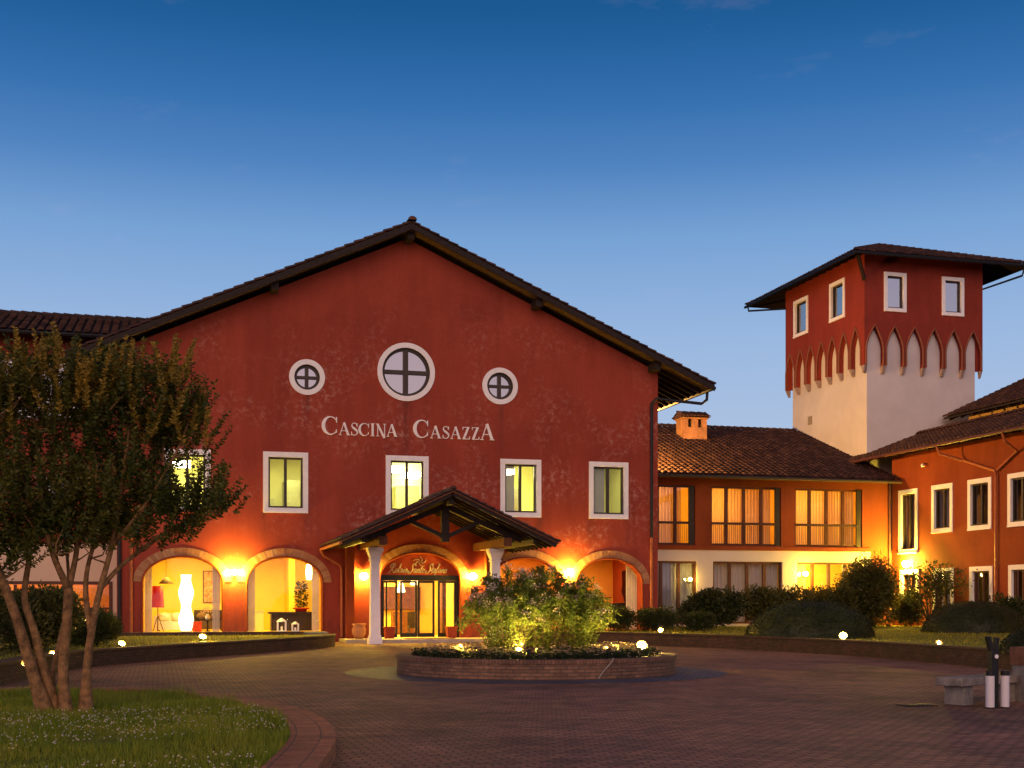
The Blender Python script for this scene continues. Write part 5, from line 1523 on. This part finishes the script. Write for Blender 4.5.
limb([V3(-.92, 1.25, .06), V3(-1.0, 1.8, .2), V3(-.95, 2.3, .35), V3(-.7, 3.1, .5), V3(-.5, 3.8, .5)], .05, .016)
limb([V3(-.80, 1.85, .0), V3(-.5, 2.2, .1), V3(-.05, 2.55, .15), V3(.4, 2.85, .1), V3(.75, 3.05, .1)], .04, .012)
limb([V3(-.64, 2.45, -.1), V3(-.2, 3.0, -.3), V3(.2, 3.7, -.3), V3(.4, 4.2, -.25)], .035, .012)
limb([V3(-1.35, .08, .15), V3(-1.45, .6, .3), V3(-1.35, 1.2, .5), V3(-1.25, 1.8, .6), V3(-1.3, 2.6, .7)], .05, .02)
LOBES = [(-2.9, 4.15, 1.0, 1.0, .95, 44), (-2.0, 4.25, .85, .9, .80, 50), (-1.15, 4.35, .85, .9, .78, 56), (-.35, 4.25, .75, .8, .80, 50), (.18, 4.0, .55, .6, .62, 32), (-.5, 3.35, .7, .8, .6, 32),
         (.45, 2.95, .62, .55, .28, 32), (-.15, 2.72, .7, .6, .35, 28), (-1.2, 3.2, .85, .9, .7, 44), (-2.0, 3.1, .85, .9, .7, 46), (-2.9, 3.0, .9, .9, .8, 44), (-1.5, 2.55, .95, .8, .42, 40), (-2.5, 2.35, .85, .8, .5, 40), (-.8, 2.75, .7, .7, .4, 22)]
cm = MB(); tw_n = 0
for lx, lz, rx, ry, rz, n in LOBES:
    for k in range(int(n * 2.1)):
        while True:
            v = Vector((rnd.uniform(-1, 1), rnd.uniform(-1, 1), rnd.uniform(-1, 1)))
            if v.length <= 1: break
        v = v * (.62 + .38 * v.length)
        p = Vector((lx + v.x * rx, 18.9 + v.y * ry, lz + v.z * rz))
        upk = 1.3 if lz > 3.7 else .75
        d = Vector((v.x * .7 + rnd.gauss(0, .22), v.y * .7 + rnd.gauss(0, .22), upk * rnd.uniform(.6, 1.1) + .2 * v.z)).normalized()
        L = rnd.uniform(.32, .62)
        bend = Vector((rnd.gauss(0, .12), rnd.gauss(0, .12), .1))
        if p.z + L * d.z > 5.28: L = max(.15, 5.28 - p.z)
        pts = [p, p + d * L * .5 + bend * L * .3, p + d * L + bend * L]
        cm.tube(pts, [.008, .006, .003], 3, False)
        m = int(L * 86)
        for j in range(m):
            s_ = (j + .5) / m
            c = p + d * L * s_ + bend * L * s_ * s_
            a = j * 2.4 + rnd.uniform(-.4, .4)
            sd_ = d.orthogonal().normalized(); sd2 = d.cross(sd_)
            out = (sd_ * math.cos(a) + sd2 * math.sin(a)) + d * .45 + Vector((0, 0, rnd.uniform(-.3, .2)))
            foliage_leaf(cm, c, out, rnd.choice((.05, .07, .085, .11)) * (1.1 - .35 * s_), rnd.uniform(.026, .05))
        if k % 6 == 0: tips.append(p)
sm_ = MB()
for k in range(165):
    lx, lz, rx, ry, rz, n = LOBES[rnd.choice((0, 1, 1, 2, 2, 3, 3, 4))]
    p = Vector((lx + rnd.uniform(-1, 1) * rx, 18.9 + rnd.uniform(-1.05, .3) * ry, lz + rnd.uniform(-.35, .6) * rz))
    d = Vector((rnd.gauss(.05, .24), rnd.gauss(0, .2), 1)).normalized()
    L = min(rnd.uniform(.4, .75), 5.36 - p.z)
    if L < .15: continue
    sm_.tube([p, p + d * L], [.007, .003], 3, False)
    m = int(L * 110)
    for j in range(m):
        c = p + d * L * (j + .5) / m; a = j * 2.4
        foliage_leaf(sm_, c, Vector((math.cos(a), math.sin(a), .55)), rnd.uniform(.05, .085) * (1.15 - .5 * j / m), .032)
# slender branches from the limbs to the twigs
for p in tips:
    base = min([Vector(v) for v in tb.v[::9] if v[2] < p.z - .15 and v[2] > 1.5], key=lambda q: (q - p).length + .3 * abs(q.z + .7 - p.z), default=None)
    if base is not None and (base - p).length < 1.6:
        mid = (base + p) / 2 + Vector((rnd.gauss(0, .05), rnd.gauss(0, .05), -.05))
        cm_b = [base, mid, p]
        tips_r = [.016, .011, .006]
        tb.tube(cm_b, tips_r, 5, False)
tree.location = (-1.3, 18.9, .12)
tb.build('trunk', BARK, tree, smooth=True)
cm.build('crown', LEAF_TREE, tree, fix=False)
sm_.build('golden_sprays', GOLDLEAF, tree, fix=False)
tree.location = (-1.17, 17.27, .11); tree.scale = (.913, .913, .913)

def bush(name, label, c, rx, ry, h, nleaf, L, w, mat, stems=7, droop=0, lump=.35, blossom=0, cat='shrub', group=None, low=.0, seed=0, upright=.4):
    g = random.Random(seed * 17 + 3)
    t = thing(name, label, cat, c, group)
    C = Vector(c)
    lob = []
    for k in range(9):
        a = g.uniform(0, 6.283); rr = g.uniform(.25, .68)
        lob.append((math.cos(a) * rr, math.sin(a) * rr, g.uniform(.35, .72), g.uniform(.30, .5)))
    lob.append((0, 0, .55, .5))
    q = MB(); nb = MB()
    if mat is not LEAF_ISL: nleaf = int(nleaf * 2.6)
    for k in range(nleaf):
        lx, ly, lz, lr = g.choice(lob)
        while True:
            v = Vector((g.uniform(-1, 1), g.uniform(-1, 1), g.uniform(-1, 1)))
            if .35 < v.length <= 1: break
        p = Vector((lx, ly, lz)) + v * lr * (1 + g.gauss(0, .07))
        if p.z < low: p.z = low + g.random() * .3
        x = Vector((C.x + p.x * rx, C.y + p.y * ry, C.z + p.z * h))
        d = Vector((v.x + g.gauss(0, .5), v.y + g.gauss(0, .5), v.z * .6 + upright + g.gauss(0, .4) - droop))
        s_ = d.cross(Vector((g.gauss(0, 1), g.gauss(0, 1), g.gauss(0, 1)))).normalized() * w / 2 * g.uniform(.7, 1.2)
        d = d.normalized() * L * g.uniform(.7, 1.25)
        q.add([x, x + d * .45 + s_, x + d, x + d * .45 - s_], [(0, 1, 2, 3)])
        if blossom and g.random() < blossom and v.z > -.2:
            for j in range(7):
                e = x + Vector((g.gauss(0, .05), g.gauss(0, .05), g.gauss(.03, .05)))
                sa_ = Vector((g.gauss(0, 1), g.gauss(0, 1), g.gauss(0, 1))).normalized() * .024
                sb_ = sa_.orthogonal().normalized() * .024
                nb.add([e - sa_, e - sb_, e + sa_, e + sb_], [(0, 1, 2, 3)])
    q.build('crown', mat, t, fix=False)
    if blossom: nb.build('blossom', BLOSSOM, t, fix=False)
    s = MB()
    for k in range(stems):
        lx, ly, lz, lr = lob[k % len(lob)]
        b0 = Vector((C.x + lx * rx * .35, C.y + ly * ry * .35, C.z))
        e = Vector((C.x + lx * rx, C.y + ly * ry, C.z + lz * h))
        s.tube([b0, (b0 + e) / 2 + Vector((g.gauss(0, .04), g.gauss(0, .04), .05 * h)), e], [.018, .013, .006], 5)
    s.build('stem', STEM, t)
    return t
def dome(label, c, rx, ry, h, n, seed, leaf=.055):
    g = random.Random(seed)
    t = thing('clipped_bush', label, 'clipped bush', c, 'clipped dome bushes')
    C = Vector(c)
    q = MB()
    NA, NB = 40, 10
    rows = []
    def rad(a, e):
        return 1 + .045 * noise.noise(Vector((math.cos(a) * 2.2 + seed, math.sin(a) * 2.2, e * 2.2))) + .02 * noise.noise(Vector((math.cos(a) * 7, math.sin(a) * 7 + seed, e * 7)))
    def pt_(a, e, k=1.0):
        r = rad(a, e) * k
        return Vector((C.x + rx * r * math.cos(a) * math.cos(e) ** .95, C.y + ry * r * math.sin(a) * math.cos(e) ** .95, C.z + h * r * math.sin(e)))
    vs = [pt_(2 * PI * i / NA, (PI / 2 - .02) * j / NB, .985) for j in range(NB + 1) for i in range(NA)]
    q.add(vs, [(j * NA + i, j * NA + (i + 1) % NA, (j + 1) * NA + (i + 1) % NA, (j + 1) * NA + i) for j in range(NB) for i in range(NA)])
    for k in range(n):
        a = g.uniform(0, 2 * PI); e = math.asin(g.random() ** 1.0)
        x = pt_(a, e, 1 + g.gauss(0, .012))
        nr = Vector((math.cos(a) * math.cos(e) / rx, math.sin(a) * math.cos(e) / ry, math.sin(e) / h)).normalized()
        d = (nr + Vector((g.gauss(0, .6), g.gauss(0, .6), g.gauss(0.2, .6)))).normalized() * leaf * g.uniform(.7, 1.4)
        s_ = d.cross(Vector((g.gauss(0, 1), g.gauss(0, 1), g.gauss(0, 1)))).normalized() * leaf * .3
        q.add([x, x + d * .5 + s_, x + d, x + d * .5 - s_], [(0, 1, 2, 3)])
    q.build('crown', DOME, t, fix=False)
    s = MB().tube([(C.x, C.y, C.z - .02), (C.x, C.y, C.z + h * .6)], .05, 6); s.build('stem', STEM, t)
def spray_bush(name, label, c, rx, ry, h, ncane, per, L, w, mat, cat, group, seed, blossom):
    g = random.Random(seed * 31 + 7)
    t = thing(name, label, cat, c, group)
    C = Vector(c); q, nb, s = MB(), MB(), MB()
    for k in range(ncane):
        a = g.uniform(0, 6.283); rr = math.sqrt(g.random())
        hh = h * (1 - .42 * rr ** 2.2) * g.uniform(.60, 1.04)
        b0 = C + Vector((math.cos(a) * rr * rx * .42, math.sin(a) * rr * ry * .42, 0))
        tip = C + Vector((math.cos(a) * rr * rx, math.sin(a) * rr * ry, hh))
        mid = (b0 + tip) / 2 + Vector((0, 0, .16 * h)) + Vector((g.gauss(0, .05), g.gauss(0, .05), 0))
        droop = tip + Vector((math.cos(a) * .12, math.sin(a) * .12, -.10)) * (.4 + rr)
        P = smooth_path([b0, mid, tip, droop], 4)
        if k % 3 == 0: s.tube(P, [.011 - .008 * i / (len(P) - 1) for i in range(len(P))], 4, False)
        for j in range(per):
            u = g.uniform(.04, 1) ** .92 * (len(P) - 1)
            i = min(int(u), len(P) - 2); x = P[i].lerp(P[i + 1], u - i)
            x = x + Vector((g.gauss(0, .045), g.gauss(0, .045), g.gauss(0, .04)))
            an = g.uniform(0, 6.283)
            d = (P[i + 1] - P[i]).normalized() * .8 + Vector((math.cos(an), math.sin(an), g.uniform(-.7, .3)))
            s_ = d.cross(Vector((g.gauss(0, 1), g.gauss(0, 1), g.gauss(0, 1)))).normalized() * w / 2 * g.uniform(.7, 1.2)
            d = d.normalized() * L * g.uniform(.7, 1.25)
            q.add([x, x + d * .45 + s_, x + d, x + d * .45 - s_], [(0, 1, 2, 3)])
        if g.random() < blossom:
            for j in range(g.randint(14, 30)):
                e = tip + Vector((g.gauss(0, .055), g.gauss(0, .055), g.gauss(.07, .05)))
                sa_ = Vector((g.gauss(0, 1), g.gauss(0, 1), g.gauss(0, 1))).normalized() * .022
                sb_ = sa_.orthogonal().normalized() * .022
                nb.add([e - sa_, e - sb_, e + sa_, e + sb_], [(0, 1, 2, 3)])
    q.build('crown', mat, t, fix=False); s.build('stem', STEM, t); nb.build('blossom', BLOSSOM, t, fix=False)
# planter bushes
G = 'bushes in the round planter'
ix, iy = ISL.x, ISL.y
spray_bush('flowering_bush', 'airy flowering bush filling the left of the round planter, lit from below', (ix - .68, iy + .0, .40), 0.94, .92, 1.84, 115, 105, .105, .030, LEAF_ISL, 'bush', G, 1, .5)
spray_bush('flowering_bush', 'tall flowering bush in the centre of the planter, under the globe lamp', (ix + .22, iy + .3, .40), .85, .85, 1.98, 95, 105, .105, .030, LEAF_ISL, 'bush', G, 2, .35)
spray_bush('flowering_bush', 'flowering bush at the right of the planter, next to the yellow flowers', (ix + 1.02, iy + .1, .40), .66, .75, 1.70, 80, 100, .105, .030, LEAF_ISL, 'bush', G, 3, .3)
# flower bed: pansies, leaves
g = random.Random(5)
fm, lm = MB(), MB()
for k in range(1500):
    a = g.uniform(0, 2 * PI); r = (IR - .40) * math.sqrt(g.uniform(.30, 1))
    if r > IR - .62 and g.random() < .75: continue
    x, y = ix + r * math.cos(a), iy + r * math.sin(a)
    z = .38 + g.uniform(.06, .24) * (1 if r < IR - .5 else .5)
    for j in range(5):
        an = j * 1.257 + g.random(); tl_ = Vector((math.cos(an) * .038, math.sin(an) * .038 - .01, .02)); sd_ = Vector((-math.sin(an), math.cos(an), 0)) * .024
        c0 = Vector((x, y, z))
        fm.add([c0, c0 + tl_ * .6 + sd_, c0 + tl_ * 1.15, c0 + tl_ * .6 - sd_], [(0, 1, 2, 3)])
for k in range(6500):
    a = g.uniform(0, 2 * PI); r = (IR - .33) * math.sqrt(g.uniform(.12, 1))
    x, y = ix + r * math.cos(a), iy + r * math.sin(a)
    c0 = Vector((x, y, .36 + g.uniform(0, .13)))
    foliage_leaf(lm, c0, Vector((g.gauss(0, 1), g.gauss(0, 1), g.uniform(.2, 1.2))), g.uniform(.06, .11), g.uniform(.025, .045))
stuff(fm.build('flower_bed', leafmat('yellow_white_petal', [(0, (.62, .50, .40)), (.35, (.70, .55, .30)), (.6, (.75, .50, .05)), (1, (.60, .42, .38))], .3), fix=False), 'yellow and white flowers carpeting the round planter', 'flowers')
stuff(lm.build('ground_cover', leafmat('bed_leaf', [(0, (.010, .020, .006)), (1, (.035, .052, .014))], .25), fix=False), 'low green leaves covering the soil of the round planter', 'ground cover')

dome('big clipped dome bush on the lawn before the lit bays', (20.95, 38.75, .34), 2.12, 1.85, 1.26, 9000, 11)
dome('clipped dome bush on the lawn before the orange wing', (31.0, 44.1, .34), 2.05, 1.9, 1.24, 7000, 12)
dome('small dark clipped bush behind the forked post, at the right edge', (19.5, 25.2, .36), .95, .9, .62, 3500, 13, .045)
HG = 'shrubs in front of the guest wing'
bush('low_hedge', 'low loose hedge under the rightmost arch, left half', (17.9, 49.2, .36), 1.05, .7, .98, 2600, .10, .045, LEAF_MID, 8, .1, .3, 0, 'hedge', 'low hedge plants', 0, 21)
bush('low_hedge', 'low loose hedge in front of the corner downpipe', (19.7, 49.0, .36), 1.05, .75, .92, 2600, .10, .045, LEAF_MID, 8, .1, .3, 0, 'hedge', 'low hedge plants', 0, 22)
bush('low_hedge', 'rounded end of the low hedge in front of the left bay', (21.3, 48.8, .36), .8, .7, .80, 2000, .10, .045, LEAF_MID, 8, .1, .3, 0, 'hedge', 'low hedge plants', 0, 23)
bush('shrub', 'broad leafed shrub in front of the left ground floor bay, with reddish leaves', (24.3, 54.5, .36), 1.75, 1.2, 1.68, 3600, .17, .09, LEAF_MID, 9, 0, .3, 0, 'shrub', HG, 0, 24)
bush('shrub', 'dark spreading shrub in front of the middle ground floor bay', (27.9, 55.0, .36), 2.0, 1.3, 1.85, 3800, .16, .08, LEAF_DK, 9, 0, .3, 0, 'shrub', HG, 0, 25)
bush('shrub', 'dark shrub between the big dome and the yellow right bay', (30.9, 55.4, .36), 1.6, 1.2, 1.9, 3200, .15, .07, LEAF_DK, 9, 0, .3, 0, 'shrub', HG, 0, 26)
bush('shrub', 'tallest dense shrub, standing at the corner of the two wings', (33.4, 56.2, .36), 2.45, 1.6, 3.2, 7000, .15, .075, LEAF_DK, 12, 0, .3, 0, 'shrub', HG, 0, 27)
# small open tree before the right wing lamp
stt = thing('small_tree', 'small open tree with bare stems before the orange wing', 'small tree', (35.3, 53.6, .38))
g = random.Random(31); s = MB(); q = MB()
for k in range(9):
    a = k * .7; e = Vector((35.3 + math.cos(a) * g.uniform(.4, 1.35), 53.6 + math.sin(a) * g.uniform(.3, 1.0), g.uniform(2.0, 3.1)))
    b0 = Vector((35.3 + g.gauss(0, .1), 53.6 + g.gauss(0, .1), .36)); m_ = (b0 + e) / 2 + Vector((g.gauss(0, .12), g.gauss(0, .12), .2))
    s.tube([b0, m_, e], [.04, .028, .012], 6)
    for j in range(320):
        v = Vector((g.gauss(0, .34), g.gauss(0, .34), g.gauss(0, .27)))
        foliage_leaf(q, e + v, v + Vector((0, 0, -.1)), g.uniform(.10, .17), g.uniform(.05, .08))
for j in range(350):
    foliage_leaf(q, Vector((35.3 + g.gauss(0, .6), 53.6 + g.gauss(0, .5), .36 + g.uniform(.1, 1.2))), Vector((g.gauss(0, 1), g.gauss(0, 1), .6)), .15, .06)
s.build('trunk', STEM, stt); q.build('crown', LEAF_MID, stt, fix=False)
bush('shrub', 'ragged shrub hiding the foot of the orange wing, right of the tallest shrub', (35.85, 56.4, .36), 1.05, 1.0, 1.75, 1500, .16, .075, LEAF_DK, 7, 0, .45, 0, 'shrub', HG, 0, 33)
bush('shrub', 'leafy shrub by the lit window at the right edge', (34.6, 47.2, .36), .9, .9, 1.35, 1500, .15, .07, LEAF_MID, 7, 0, .3, 0, 'shrub', None, 0, 32)
# left shrubs
LG = 'shrubs behind the tree'
bush('creeping_shrub', 'feathery green creeping shrub lit by the spotlight at the low wall', (-1.75, 37.3, .33), 1.0, 1.0, .95, 3200, .16, .03, LEAF_MID, 9, -.1, .3, 0, 'shrub', LG, 0, 41, .6)
bush('dark_shrub', 'dark dense shrub under the lit window band, just behind the trunks', (-2.9, 33.3, .33), 1.5, 1.2, 1.50, 4200, .13, .055, LEAF_DK, 9, 0, .3, 0, 'shrub', LG, 0, 42)
bush('dark_shrub', 'dark shrub left of the leaning trunk, reaching the lit window band', (-4.4, 30.4, .33), 1.3, 1.1, 1.75, 3600, .12, .055, LEAF_DK, 9, 0, .3, 0, 'shrub', LG, 0, 43)
bush('dark_shrub', 'low dark rounded shrub at the left edge, on the drive side', (-3.4, 24.0, .20), .80, .75, .78, 2600, .07, .035, LEAF_DK, 8, 0, .3, 0, 'shrub', LG, 0, 44)
bush('dark_shrub', 'dark shrub before the white wall at the far left', (-5.6, 41.5, .33), 1.6, 1.2, 2.0, 2600, .14, .06, LEAF_DK, 8, 0, .3, 0, 'shrub', LG, 0, 45)

# ------------------------------------------------------------------ grass and clover
def inside(poly, x, y):
    c = False; n = len(poly); j = n - 1
    for i in range(n):
        a, b = poly[i], poly[j]
        if (a[1] > y) != (b[1] > y) and x < (b[0] - a[0]) * (y - a[1]) / (b[1] - a[1]) + a[0]: c = not c
        j = i
    return c
g = random.Random(9)
poly = [(p.x, p.y) for p in kin]
gmb, clv = MB(), MB()
sa, ca_ = math.sin(YAW), math.cos(YAW)
k = 0
while k < 42000:
    y = g.uniform(10.2, 22.5); x = g.uniform(-6, 1.5)
    if not inside(poly, x, y): continue
    u = 512 + 1290 * (x * ca_ - y * sa) / (x * sa + y * ca_)
    if u < -40: continue
    k += 1
    hh = g.uniform(.030, .085) * (1.15 + 1.3 * noise.noise(Vector((x * .9, y * .9, 0))))
    if not (inside(poly, x + .10, y) and inside(poly, x, y + .10)): hh *= 1.5
    a = g.uniform(0, 6.283); wx, wy = math.cos(a) * .006, math.sin(a) * .006
    lx, ly = g.gauss(0, .025), g.gauss(0, .025)
    gmb.add([(x - wx, y - wy, .125), (x + wx, y + wy, .125), (x + lx, y + ly, .13 + hh)], [(0, 1, 2)])
    if k % 24 == 0 and noise.noise(Vector((x * .45 + 3, y * .45, 1))) > -.28 and y < 16.8:
        z = .13 + g.uniform(.05, .10); r = g.uniform(.006, .011)
        clv._blob((x, y, z), r, r, r * .8, 5, 4)
stuff(gmb.build('grass', leafmat('grass_blade', [(0, (.11, .18, .008)), (.6, (.23, .31, .018)), (1, (.40, .36, .045))], .35), fix=False), 'short grass of the foreground lawn', 'grass')
stuff(clv.build('clover_flowers', leafmat('clover_white', [(0, (.5, .46, .40)), (.8, (.8, .75, .66)), (1, (.7, .5, .06))], .2), fix=False), 'small white clover flowers scattered over the foreground lawn', 'clover')
gmb = MB(); k = 0
poly2 = [(p.x + .4, p.y) for p in rpath] + [(44, 16), (44, 59), (21, 59), (21, 50)]
poly3 = [(p.x - .4, p.y) for p in lpath] + [(6, 48.9), (-6, 50), (-9, 12)]
while k < 26000:
    if g.random() < .72:
        x, y = g.uniform(15, 37), g.uniform(22, 58); ok = inside(poly2, x, y)
    else:
        x, y = g.uniform(-6, 6), g.uniform(24, 49); ok = inside(poly3, x, y)
    if not ok: continue
    k += 1
    hh = g.uniform(.04, .09); zb = .375 if x > 8 else .325
    a = g.uniform(0, 6.283); wx, wy = math.cos(a) * .014, math.sin(a) * .014
    gmb.add([(x - wx, y - wy, zb), (x + wx, y + wy, zb), (x + g.gauss(0, .03), y + g.gauss(0, .03), zb + hh)], [(0, 1, 2)])
stuff(gmb.build('grass', leafmat('far_grass_blade', [(0, (.18, .20, .010)), (1, (.46, .38, .04))], .35), fix=False), 'short grass of the raised lawns beside the drive', 'grass')
